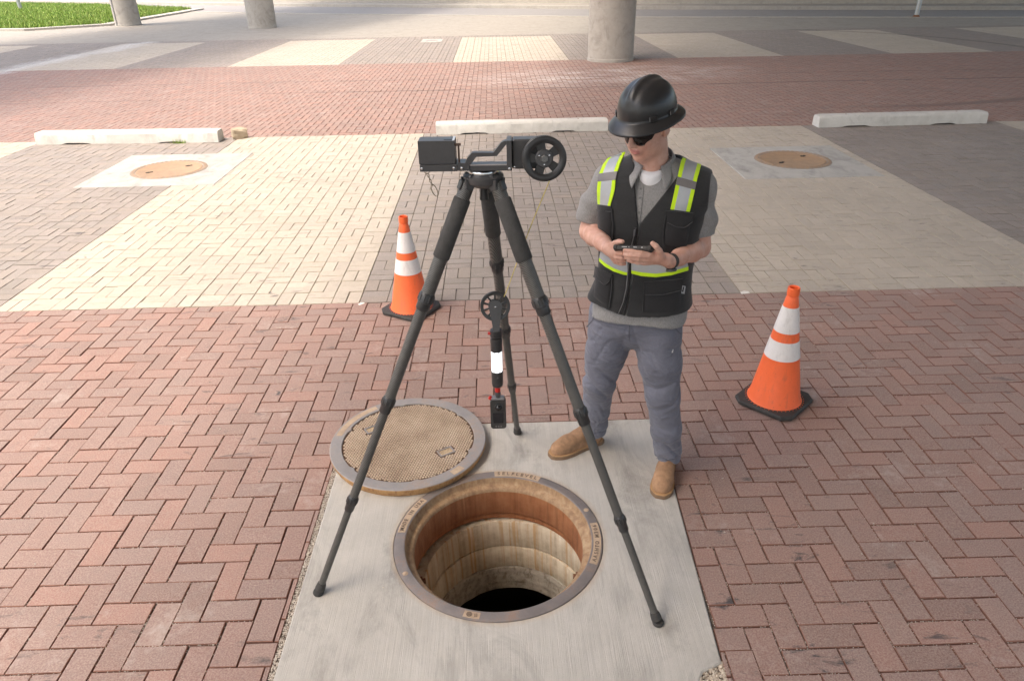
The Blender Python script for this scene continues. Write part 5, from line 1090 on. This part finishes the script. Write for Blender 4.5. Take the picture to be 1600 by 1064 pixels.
def strap(lo_l, lo_r, hi_l, hi_r, mid):
    """shoulder strap: lime edge, silver tape, lime edge, dark cross band; outlines bottom to top"""
    L = lerp_poly(lo_l, 20); R_ = lerp_poly(lo_r, 20); mixp = lambda w: [tuple(q) for q in L * (1 - w) + R_ * w]
    patch('lime_trim', mixp(0.0), mixp(0.2), M_LIME, man, 0.003, 0.0016); patch('reflective_tape', mixp(0.2), mixp(0.8), M_SILVER, man, 0.003, 0.0020, 24, 10); patch('lime_trim', mixp(0.8), mixp(1.0), M_LIME, man, 0.003, 0.0016)
    a, b = mid; patch('cross_band', [tuple(L[a] * (1 - w) + R_[a] * w) for w in (0, .33, .66, 1)], [tuple(L[b] * (1 - w) + R_[b] * w) for w in (0, .33, .66, 1)], M_TAPE2, man, 0.0042, 0.0020, 14, 5)
strap([(935, 319), (934, 297), (936, 275), (943, 258), (950, 249)], [(954, 322), (961, 297), (963, 275), (970, 255), (977, 239)], None, None, (9, 12))
strap([(1047.5, 327), (1053, 302), (1059, 274), (1064, 252), (1066, 248)], [(1077, 331), (1084, 303), (1089, 280), (1094, 263), (1095, 259)], None, None, (9, 12))
# waist band: silver above lime, both sides of the zipper
wl_t = [(939, 398), (948, 407), (962, 415), (975, 419), (981, 420.5)]; wl_m = [(938, 403), (947, 411), (961, 419.5), (974, 424), (981, 425.5)]; wl_b = [(938, 408), (946, 416), (960, 424), (973, 428.5), (981, 430)]
wr_t = [(987, 409), (1003, 412), (1025, 413), (1048, 410), (1072, 403)]; wr_m = [(987, 422), (1003, 425), (1025, 427), (1048, 424), (1074, 416)]; wr_b = [(987, 427), (1003, 431), (1025, 432.5), (1048, 429.5), (1074, 422)]
patch('reflective_tape', [(940, 388), (949, 397), (962, 405), (975, 408), (981, 409)], wl_m, M_SILVER, man, 0.003, 0.002); patch('lime_trim', wl_m, wl_b, M_LIME, man, 0.0034, 0.0024)
patch('reflective_tape', wr_t, wr_m, M_SILVER, man, 0.003, 0.002); patch('lime_trim', wr_m, wr_b, M_LIME, man, 0.0034, 0.0024)
# pockets
def pocket(bag_a, bag_b, flap_a, flap_b):
    o = patch('pocket', bag_a, bag_b, M_VESTP, man, 0.003, 0.003, 18, 14, bulge=0.011)
    if flap_a: patch('pocket_flap', flap_a, flap_b, M_VESTP, o, 0.0125, 0.003, 18, 8)
pocket([(935, 320), (956, 323)], [(937, 370), (958, 374)], None, None)
pocket([(1041, 335), (1080, 338)], [(1038, 382), (1071, 388)], [(1040, 328), (1081, 332)], [(1043, 347), (1056, 353), (1068, 354), (1079, 346)])
pocket([(934, 424), (957, 436)], [(929, 464), (952, 482)], [(935, 416), (958, 428)], [(933, 432), (949, 445), (956, 437)])
pocket([(1008, 446), (1064, 441)], [(1005, 487), (1062, 486)], [(1007, 439), (1064, 434)], [(1008, 459), (1035, 459), (1062, 452)])
patch('flap_tab', [(1025, 459), (1041, 458.5)], [(1026, 466), (1042, 465.5)], M_VEST, man, 0.014, 0.002, 8, 4)
# seams: thin raised cords along pocket and flap edges
M_SEAM = cloth('vest_seam', (0.036, 0.036, 0.038), 0.1, 700, 0.3)
def seam(pts, par, w=0.55, off=0.006): patch('seam', [(x, y - w) for x, y in pts], [(x, y + w) for x, y in pts], M_SEAM, par, off, 0.003, 26, 3)
def vseam(pts, par, w=0.5, off=0.006): patch('seam', [(x - w, y) for x, y in pts], [(x + w, y) for x, y in pts], M_SEAM, par, off, 0.003, 26, 3)
seam([(1043, 347), (1056, 353), (1068, 354), (1079, 346)], man, off=0.016); seam([(933, 432), (949, 445), (956, 437)], man, off=0.016); seam([(1008, 459), (1035, 459), (1062, 452)], man, off=0.016)
seam([(936, 328), (957, 331)], man, off=0.010); vseam([(1040, 336), (1036, 360), (1036, 382)], man, off=0.008); vseam([(958, 428), (957, 455), (953, 480)], man, off=0.008); vseam([(1007, 440), (1004, 486)], man, off=0.008)
vseam([(957, 325), (959, 350), (958, 374)], man, off=0.008)
# zipper, piping, label
M_ZIP = simple('zip_metal', (0.14, 0.14, 0.145), 0.4, 0.5)
zp = [(994, 356), (988, 380), (984, 405), (981.5, 425), (979, 450), (974, 472), (967, 489)]
patch('zip_tape', [(x - 3.0, y) for x, y in zp], [(x + 3.0, y) for x, y in zp], M_VESTP, man, 0.002, 0.0025, 40, 4); patch('zip_teeth', [(x - 0.7, y) for x, y in zp], [(x + 0.7, y) for x, y in zp], M_ZIP, man, 0.005, 0.0015, 40, 3)
patch('zip_pull', [(991.2, 358), (990.0, 368)], [(994.0, 358), (992.8, 368)], M_ZIP, man, 0.0075, 0.003, 8, 3)
lb = patch('label', [(1063.2, 458), (1065.2, 446)], [(1068.2, 459), (1070.0, 447)], simple('vest_label', (0.42, 0.43, 0.45), 0.6), man, 0.0036, 0.0015, 8, 4)
patch('label_print', [(1064.4, 455.6), (1066.2, 447.5)], [(1066.0, 455.9), (1067.8, 447.8)], simple('label_print_black', (0.02, 0.02, 0.02), 0.6), lb, 0.0056, 0.0008, 6, 3)
# trouser seams: fly, hip pockets, leg seam and the pale bar tack
M_TSEAM = cloth('trouser_seam', (0.105, 0.11, 0.14), 0.1); M_TACK = simple('pale_thread', (0.55, 0.55, 0.55), 0.7)
def tseam(pts, w=0.5, mat=M_TSEAM): patch('seam', [(x - w, y) for x, y in pts], [(x + w, y) for x, y in pts], mat, man, 0.0012, 0.0016, 26, 3, f_pants)
tseam([(984, 508), (983, 520), (984, 533)], 0.6); tseam([(931, 488), (926, 500), (917, 511)], 0.6); tseam([(1050, 503), (1056, 515), (1064, 522)], 0.6); tseam([(1053, 545), (1048, 556), (1036, 562)], 0.5); tseam([(1052, 546), (1050, 551)], 0.7, M_TACK)
tseam([(1026, 716), (1040, 719), (1057, 716)], 0.4)
# shirt placket and collar
patch('placket', [(998, 290), (996, 320), (994, 352)], [(1006, 291), (1003, 320), (999, 352)], M_SHIRT, man, 0.002, 0.002, 16, 4, f_shirt)
for y in (294, 308, 330): patch('button', [(1000 - (y - 294) * .07, y), (1000 - (y - 294) * .07, y + 3)], [(1003 - (y - 294) * .07, y), (1003 - (y - 294) * .07, y + 3)], simple('grey_button_shirt', (0.12, 0.12, 0.12), 0.4), man, 0.005, 0.0012, 4, 3, f_shirt)
def sheet3(name, R0, R1, mat, th=0.004, nu=20, nv=6):
    """cloth between two 3-D polylines, with thickness"""
    def lp(P): P = np.array(P, float); s_ = np.r_[0, np.cumsum(np.linalg.norm(np.diff(P, axis=0), axis=1))]; u_ = np.linspace(0, s_[-1], nu); return np.stack([np.interp(u_, s_, P[:, k]) for k in range(3)], -1)
    a, b = lp(R0), lp(R1); w = np.linspace(0, 1, nv)[:, None, None]; G = a[None] * (1 - w) + b[None] * w
    me = np_mesh(name, G.reshape(-1, 3), [(j * nu + i, j * nu + i + 1, (j + 1) * nu + i + 1, (j + 1) * nu + i) for j in range(nv - 1) for i in range(nu - 1)])
    o = link(name, me, mat, man, smooth=True); m = o.modifiers.new('thickness', 'SOLIDIFY'); m.thickness = th; m.offset = 0; return o
def collar():
    top = []; out = []
    for i, u_ in enumerate(np.linspace(0, 1, 31)):
        a = rad(-62 + u_ * 304)            # runs round the back of the neck, open in front (front is -90)
        f_ = (1 - math.sin(a)) / 2          # 1 front, 0 back
        cx_, cy_ = 0.084, 0.004 - 0.012 * f_
        top.append((cx_ + (0.066 + 0.006 * f_) * math.cos(a), cy_ + 0.066 * math.sin(a), 1.580 - 0.055 * f_ ** 1.3))
        k = 1.0 if 0.10 < u_ < 0.90 else 1.0 + 0.42 * (1 - min(u_, 1 - u_) / 0.10)
        out.append((cx_ + (0.090 * k + 0.010 * f_) * math.cos(a), cy_ + (0.086 * (k * 1.05)) * math.sin(a) - (0.012 if k > 1 else 0), 1.545 - 0.062 * f_ ** 1.2 - (k - 1) * 0.085))
    sheet3('collar', top, out, M_SHIRT, 0.005, 46, 7)
collar()
# --- head (own frame: looks along -y), turned to the man's right and bent down
HC = np.array([0.050, -0.054, 1.678]); HR = np.array(Matrix.Rotation(rad(-25), 3, 'Z') @ Matrix.Rotation(rad(18), 3, 'X'))
def hl(X, Y, Z):
    x, y, z = X - HC[0], Y - HC[1], Z - HC[2]; return tuple(HR[0, k] * x + HR[1, k] * y + HR[2, k] * z for k in range(3))
def h2m(p): return HC + HR @ np.array(p)
def f_head(X, Y, Z):
    x, y, z = hl(X, Y, Z); ax = np.abs(x)
    d = smin(ell(x, y, z, (0, 0.012, 0.040), (0.076, 0.096, 0.095)), ell(x, y, z, (0, -0.026, -0.030), (0.064, 0.066, 0.086)), 0.03)
    d = smin(d, ell(ax, y, z, (0.030, -0.020, -0.070), (0.034, 0.052, 0.034)), 0.025); d = smin(d, ell(x, y, z, (0, -0.066, -0.098), (0.026, 0.024, 0.020)), 0.022)
    d = smin(d, ell(ax, y, z, (0.034, -0.058, -0.026), (0.026, 0.026, 0.026)), 0.02); d = smin(d, ell(x, y, z, (0, -0.078, 0.034), (0.048, 0.020, 0.014)), 0.016)
    d = smin(d, cap(x, y, z, (0, -0.090, 0.018), (0, -0.114, -0.024), 0.0075, 0.0115), 0.011); d = smin(d, ell(ax, y, z, (0.0105, -0.101, -0.029), (0.0085, 0.010, 0.0075)), 0.006)
    d = smin(d, ell(x, y, z, (0, -0.082, -0.056), (0.028, 0.016, 0.022)), 0.012)
    d = smin(d, ell(x, y, z, (0, -0.0975, -0.0535), (0.021, 0.0065, 0.0050)), 0.004); d = smin(d, ell(x, y, z, (0, -0.0955, -0.0640), (0.018, 0.0070, 0.0058)), 0.004)
    d = smax(d, -ell(x, y, z, (0, -0.1035, -0.0588), (0.024, 0.006, 0.0014)), 0.003)
    d = smax(d, -ell(ax, y, z, (0.031, -0.088, 0.012), (0.017, 0.012, 0.011)), 0.012)
    ear = smin(ell(ax, y, z, (0.077, 0.020, -0.006), (0.0085, 0.020, 0.032)), ell(ax, y, z, (0.074, 0.010, -0.026), (0.008, 0.011, 0.012)), 0.008); ear = smax(ear, -ell(ax, y, z, (0.086, 0.014, -0.002), (0.007, 0.010, 0.018)), 0.004); d = smin(d, ear, 0.006)
    nk = cap(X, Y, Z, tuple(h2m((0, 0.026, -0.05))), (0.084, 0.012, 1.47), 0.058, 0.064); nk = smin(nk, cap(X, Y, Z, tuple(h2m((0, -0.02, -0.075))), (0.082, -0.02, 1.50), 0.030, 0.040), 0.04)
    return smin(d, nk, 0.018)
def head_mi(c):
    x, y, z = hl(c[:, 0], c[:, 1], c[:, 2]); lip = (np.abs(x) < 0.0225 - 0.25 * np.abs(z + 0.0585)) & (y < -0.084) & (z < -0.0485) & (z > -0.0700)
    return np.where(lip, 1, 0)
# forearms and hands are part of the same skin; picture points cast to a depth f in front of the chest
def Pf(x, y, f): return tuple(at_f(x, y, f))
WR_R, WR_L = Pf(951, 388, 0.285), Pf(1047, 409, 0.235)
def finger(X, Y, Z, pts, r0=0.0098, r1=0.0075):
    n = len(pts); return chain(X, Y, Z, [(p, r0 + (r1 - r0) * i / (n - 1)) for i, p in enumerate(pts)], 0.004)
HAND_L = dict(palm=[Pf(1040, 406, 0.262), Pf(1026, 401, 0.292), Pf(1012, 402, 0.312)], thumb=[Pf(1034, 401, 0.292), Pf(1030, 392, 0.325), Pf(1025, 385, 0.337), Pf(1019.5, 380.5, 0.338)],
              f=[[Pf(1015, 395.5, 0.322), Pf(1002, 394, 0.338), Pf(988, 393, 0.345), Pf(976, 391.5, 0.346)], [Pf(1012, 400, 0.330), Pf(999, 400, 0.347), Pf(986, 399, 0.353), Pf(976, 398, 0.350)],
                 [Pf(1008, 405.5, 0.328), Pf(997, 405.5, 0.345), Pf(986, 404, 0.350), Pf(978, 402.5, 0.346)], [Pf(1006, 411, 0.318), Pf(996, 410.5, 0.334), Pf(988, 408.5, 0.338), Pf(981, 407, 0.336)]])
HAND_R = dict(palm=[Pf(955, 391, 0.292), Pf(960, 395, 0.302), Pf(964, 399, 0.306)], thumb=[Pf(956, 386, 0.29), Pf(961, 380.5, 0.292), Pf(967, 378, 0.30), Pf(972.5, 378, 0.31)],
              f=[[Pf(961, 394, 0.312), Pf(966, 395, 0.326), Pf(972, 396, 0.332), Pf(977, 397, 0.328)], [Pf(958, 400, 0.306), Pf(964, 402, 0.322), Pf(971, 403, 0.327), Pf(977, 403.5, 0.322)],
                 [Pf(959.5, 405, 0.300), Pf(965, 407, 0.314), Pf(971, 408, 0.318), Pf(976, 408, 0.313)], [Pf(962, 409, 0.292), Pf(967, 411.5, 0.304), Pf(972, 412.5, 0.308), Pf(976.5, 412.5, 0.303)]])
def f_hand(X, Y, Z, Hd, wr):
    d = chain(X, Y, Z, [(wr, 0.0245), (Hd['palm'][0], 0.0245), (Hd['palm'][1], 0.021), (Hd['palm'][2], 0.0165)], 0.012)
    for q in (0, 1, 2, 3): d = smin(d, cap(X, Y, Z, Hd['palm'][0], Hd['f'][q][0], 0.0155, 0.0105), 0.010)
    for q, fpts in enumerate(Hd['f']): d = smin(d, finger(X, Y, Z, fpts, 0.0102 - 0.0004 * q, 0.0080 - 0.0004 * q), 0.0035)
    return smin(d, finger(X, Y, Z, Hd['thumb'], 0.0135, 0.0092), 0.006)
EL_R, EL_L = (-0.183, 0.050, 1.192), (0.294, 0.045, 1.170)
def mid3(a, b, t): return tuple(np.array(a) * (1 - t) + np.array(b) * t)
def f_arm(X, Y, Z, A, el, wr):
    d = chain(X, Y, Z, [(A[0][0], 0.050), (A[1][0], 0.049), (el, 0.044)], 0.02)
    return smin(d, chain(X, Y, Z, [(el, 0.043), (mid3(el, wr, 0.28), 0.0435), (mid3(el, wr, 0.7), 0.032), (wr, 0.0265)], 0.02), 0.02)
def f_skin(X, Y, Z):
    d = f_head(X, Y, Z)
    d = np.minimum(d, smin(f_arm(X, Y, Z, ARM_R, EL_R, WR_R), f_hand(X, Y, Z, HAND_R, WR_R), 0.01)); d = np.minimum(d, smin(f_arm(X, Y, Z, ARM_L, EL_L, WR_L), f_hand(X, Y, Z, HAND_L, WR_L), 0.01))
    return smin(d, np.maximum(smin(f_torso(X, Y, Z) + 0.016, 0 * X + 9, 0.01), np.maximum(1.05 - Z, Z - 1.50)), 0.02)
sdf_obj('body', f_skin, (-0.26, -0.40, 1.02), (0.40, 0.17, 1.80), 0.0034, [M_SKIN, M_LIP], man, 1, head_mi)
# hair under the helmet and side of the head
def f_hair(X, Y, Z):
    x, y, z = hl(X, Y, Z); ax = np.abs(x); d = ell(x, y, z, (0, 0.014, 0.040), (0.0785, 0.0985, 0.098)); cut = np.minimum(np.maximum(y - 0.085 + (z + 0.06) * -0.4, z - 0.0), 9)
    keep = np.minimum(np.maximum(-(y + 0.008), -(z + 0.002 - np.clip(y - 0.01, 0, 1) * -0.6)), 9)
    side = np.maximum(np.abs(y + 0.006) - 0.011, np.abs(z - 0.012) - 0.040)          # sideburn
    back = np.maximum(0.036 - y, -0.055 - z); return np.maximum(d, np.minimum(side, np.minimum(back, 0.05 - z))) - 0.001 * wob(X, Y, Z, 300)
sdf_obj('hair', f_hair, (-0.06, -0.16, 1.55), (0.22, 0.10, 1.80), 0.004, M_HAIR, man, 1)
# --- hard hat: dome with a raised ridge and a full brim
M_HAT = simple('matt_black_hard_hat', (0.020, 0.020, 0.021), 0.34, 0, 0.06, 160, 0.12, 0.0006)
HATM = Matrix.Translation(Vector(h2m((0, 0.012, 0.049)))) @ Matrix(HR).to_4x4() @ Matrix.Rotation(rad(-7), 4, 'X')
nu, nv = 96, 40; V = []; F = []
for j in range(nv):
    v = j / (nv - 1)
    for i in range(nu):
        a = 2 * math.pi * i / nu; ca, sa = math.cos(a), math.sin(a)
        if v < 0.72:
            t = v / 0.72; ph = t * math.pi / 2; rr = math.sin(ph) ** 0.92; zz_ = 0.004 + 0.128 * math.cos(ph) ** 0.86
            x = 0.106 * rr * ca; y = 0.130 * rr * sa; ridge = 0.007 * math.exp(-(abs(x) / 0.016) ** 4) * (1 if t < 0.62 else max(0, 1 - (t - 0.62) / 0.12)); step_ = 0.0035 * math.exp(-((abs(x) - 0.045) / 0.010) ** 2) * max(0, 1 - t * 1.3)
            zz_ += ridge + step_; k = 1 + (ridge * 0.3) / 0.13; x *= k; y *= k
        else:
            t = (v - 0.72) / 0.28; br = 0.030 + 0.014 * max(0, -sa) ** 2 + 0.003 * max(0, sa); e = min(t / 0.8, 1.0)
            x = (0.106 + br * e) * ca; y = (0.130 + br * e) * sa; zz_ = 0.004 - 0.020 * e ** 1.3 - 0.010 * max(0, -sa) * e; 
            if t > 0.8: zz_ -= 0.006 * (t - 0.8) / 0.2
        V.append(HATM @ Vector((x, y, zz_)))
for j in range(nv - 1):
    for i in range(nu): F.append((j * nu + i, (j + 1) * nu + i, (j + 1) * nu + (i + 1) % nu, j * nu + (i + 1) % nu))
hat = link('hard_hat', np_mesh('hard_hat', V, F), M_HAT, man, smooth=True); m = hat.modifiers.new('shell', 'SOLIDIFY'); m.thickness = 0.003; m.offset = -1
for g, w in ((-38, 0.032), (2, 0.030), (182, 0.030), (218, 0.032)):      # accessory slots on the sides
    a = rad(g); p = HATM @ Vector((0.1075 * math.cos(a), 0.1315 * math.sin(a), 0.016)); R_ = HATM.to_3x3() @ Matrix.Rotation(a, 3, 'Z'); mb = MB(); mb.box(tuple(p), (0.007, w, 0.019), R_, 0.0015); mb.obj('slot', M_HAT, hat)
    mb = MB(); q = p + R_ @ Vector((0.0037, -w * 0.45, 0)); mb.box(tuple(q), (0.0012, 0.0016, 0.016), R_); mb.obj('slot_edge', simple('grey_slot_edge', (0.25, 0.25, 0.25), 0.4), hat)
# --- wrap sunglasses
M_LENS = simple('smoke_lens', (0.010, 0.008, 0.008), 0.06, 0, 0.1, 20)
def glasses():
    V = []; F = []; n = 40; m_ = 9
    for j in range(m_):
        w = j / (m_ - 1)
        for i in range(n):
            u_ = -1 + 2 * i / (n - 1); a = u_ * 1.28; x = 0.071 * math.sin(a) ; y = -0.004 - 0.096 * math.cos(a) ** 0.8 if math.cos(a) > 0 else 0; au = abs(u_)
            drop = 0.055 * (1 - max(0, (au - 0.42) / 0.58) ** 2 * 0.72); nose = 0.034 * math.exp(-(u_ / 0.14) ** 2); top_ = 0.026 - 0.004 * au; zb = top_ - drop + nose
            zc = top_ + (zb - top_) * w; V.append(tuple(h2m((x, y - 0.005 * math.sin(w * math.pi) , zc))))
    for j in range(m_ - 1):
        for i in range(n - 1): F.append((j * n + i, j * n + i + 1, (j + 1) * n + i + 1, (j + 1) * n + i))
    o = link('sunglasses', np_mesh('sunglasses', V, F), M_LENS, man, smooth=True); md = o.modifiers.new('t', 'SOLIDIFY'); md.thickness = 0.0025; md.offset = 0
    for s_ in (-1, 1):
        mb = MB(); mb.tube([h2m((s_ * 0.068, -0.034, 0.021)), h2m((s_ * 0.079, -0.005, 0.020)), h2m((s_ * 0.082, 0.024, 0.016))], [0.0035, 0.003, 0.0025], 8); mb.obj('temple', M_BLACK, o, smooth=40)
glasses()
# --- watch
wa = np.array(WR_L); wd = np.array(HAND_L['palm'][0]) - np.array(EL_L); wd /= np.linalg.norm(wd); WMx = axis_matrix(tuple(wa + wd * -0.008), tuple(wd), (0, -1, 0))
mb = MB(); mb.lathe([(0.0285, -0.012), (0.0305, -0.011), (0.0305, 0.011), (0.0285, 0.012), (0.0275, 0.0)], 32, WMx, closed=True); wt = mb.obj('watch', M_RUBBER, man, smooth=35)
wface = to_local(CAM) * 0; low = Vector((0.0, -0.62, -0.78)).normalized(); wz = Vector(tuple(wd)); low = (low - wz * low.dot(wz)).normalized()
FM = axis_matrix(tuple(Vector(tuple(wa + wd * -0.008)) + low * 0.0295), tuple(low), tuple(wd))
mb = MB(); mb.lathe([(0.0205, 0.0), (0.0215, 0.003), (0.021, 0.009), (0.0185, 0.0105), (0.0, 0.0105)], 32, FM); mb.obj('watch_case', M_ANOD, wt, smooth=40)
mb = MB(); mb.lathe([(0.0168, 0.0106), (0.0, 0.0112)], 28, FM); mb.obj('watch_glass', M_LENS, wt)
# --- boots
M_SUEDE = simple('tan_suede', (0.30, 0.175, 0.098), 0.9, 0, 0.36, 42, 0.7, 0.003); M_SOLE = simple('brown_sole', (0.20, 0.125, 0.075), 0.75, 0, 0.2, 60); M_WELT = simple('tan_welt', (0.42, 0.25, 0.12), 0.7)
def boot(toe, heel, lab):
    T = to_local((toe[0], toe[1], 0)); H_ = to_local((heel[0], heel[1], 0)); d = T - H_; L = float(np.linalg.norm(d)); u_ = d / L; v_ = np.array([-u_[1], u_[0], 0])
    def loc_(X, Y, Z): x = (X - H_[0]) * u_[0] + (Y - H_[1]) * u_[1]; y = (X - H_[0]) * v_[0] + (Y - H_[1]) * v_[1]; return x, y, Z
    def width(x): return np.interp(x, [0, 0.02, 0.07, 0.14, 0.20, 0.245, 0.275, L - 0.005, L], [0.022, 0.034, 0.037, 0.040, 0.050, 0.051, 0.044, 0.026, 0.014])
    def f(X, Y, Z):
        x, y, z = loc_(X, Y, Z); d_ = chain(x, y, z, [((0.05, 0, 0.055), 0.042), ((0.13, 0, 0.060), 0.044), ((0.205, 0, 0.044), 0.047), ((L - 0.052, 0, 0.038), 0.044)], 0.04)
        d_ = smin(d_, cap(x, y, z, (0.062, 0, 0.06), (0.070, 0, 0.22), 0.044, 0.050), 0.05); d_ = smax(d_, (np.abs(y) - width(x)) * 0.9, 0.012); d_ = smax(d_, x - L + 0.006, 0.012)
        d_ = d_ - 0.0022 * np.sin(x * 95 + 14 * y) * np.exp(-((x - 0.155) / 0.035) ** 2) - 0.0012 * wob(X, Y, Z, 60, 0.3)
        return np.maximum(d_, 0.020 - z)
    lo = np.minimum(H_, T) - 0.09; hi = np.maximum(H_, T) + 0.09; lo[2] = 0.0; hi[2] = 0.21
    o = sdf_obj('boot', f, lo, hi, 0.0042, M_SUEDE, man, 1)
    xs_ = np.linspace(0.0, L + 0.004, 30); W = width(np.clip(xs_, 0, L)) + 0.005
    P = [tuple((H_ + u_ * (x - 0.002) + v_ * w)[:2]) for x, w in zip(xs_, W)] + [tuple((H_ + u_ * (x - 0.002) - v_ * w)[:2]) for x, w in zip(xs_[::-1], W[::-1])]
    mb = MB(); mb.prism(P, 0.0045, 0.0235); mb.obj('sole', M_SOLE, o, smooth=40); Pw = [tuple(np.array(H_[:2]) + (np.array(p) - H_[:2])) for p in P]; c_ = np.mean(P, 0)
    mb = MB(); mb.prism([tuple(c_ + (np.array(p) - c_) * 0.985) for p in P], 0.0237, 0.0285); mb.obj('welt', M_WELT, o)
    mb = MB(); Q = [p for p in P if ((np.array(p) - H_[:2]) @ u_[:2]) < 0.075]; mb.prism([tuple(c_ + (np.array(p) - c_) * 1.012) for p in Q], 0.0043, 0.022); mb.obj('heel', M_SOLE, o)
    return o
boot((2.175, 0.865), (2.455, 1.005), 'r'); boot((2.668, 0.525), (2.772, 0.812), 'l')
# ------------------------------------------------------------------ handheld device
TL, TR_ = np.array(Pf(958.5, 385.5, 0.338)), np.array(Pf(1017, 387.5, 0.345)); tc = (TL + TR_) / 2; tx = (TR_ - TL); tw = float(np.linalg.norm(tx)); tx /= tw
tdir = np.array([0, 0.78, -0.62]); tdir -= tx * (tdir @ tx); tdir /= np.linalg.norm(tdir); tn = np.cross(tx, tdir)
def lw(p): p = np.asarray(p); return np.array([MO[0] + _c * p[0] - _s * p[1], MO[1] + _s * p[0] + _c * p[1], p[2]])
Rw = Matrix(((_c, -_s, 0), (_s, _c, 0), (0, 0, 1))); R_ = Rw @ Matrix((tuple(tx), tuple(tdir), tuple(tn))).transposed()
tab = empty('handheld_device', tuple(lw(tc)), 0, label='black rugged handheld controller held in both hands of the man', cat='handheld device')
def tb(name, c, d, mat, ch, par=None):
    mb = MB(); mb.box(tuple(R_ @ Vector(c)), d, R_, ch); return mb.obj(name, mat, par or tab)
hw = tw / 2
bd_ = tb('case', (0, 0.045, 0), (tw - 0.012, 0.088, 0.017), M_RUBBER, 0.003); tb('bumper', (-hw + 0.007, 0.045, 0), (0.016, 0.094, 0.0215), M_RUBBER, 0.004); tb('bumper', (hw - 0.007, 0.045, 0), (0.016, 0.094, 0.0215), M_RUBBER, 0.004)
tb('screen', (0, 0.047, 0.0088), (tw - 0.045, 0.066, 0.001), M_LENS, 0.0002, bd_)
M_PORT = simple('port_marks', (0.55, 0.55, 0.55), 0.4)
for x, w in ((-0.030, 0.020), (-0.012, 0.004), (0.012, 0.014), (0.038, 0.006)): tb('port', (x, 0.0008, 0.001), (w, 0.001, 0.0022), M_PORT, 0, bd_)
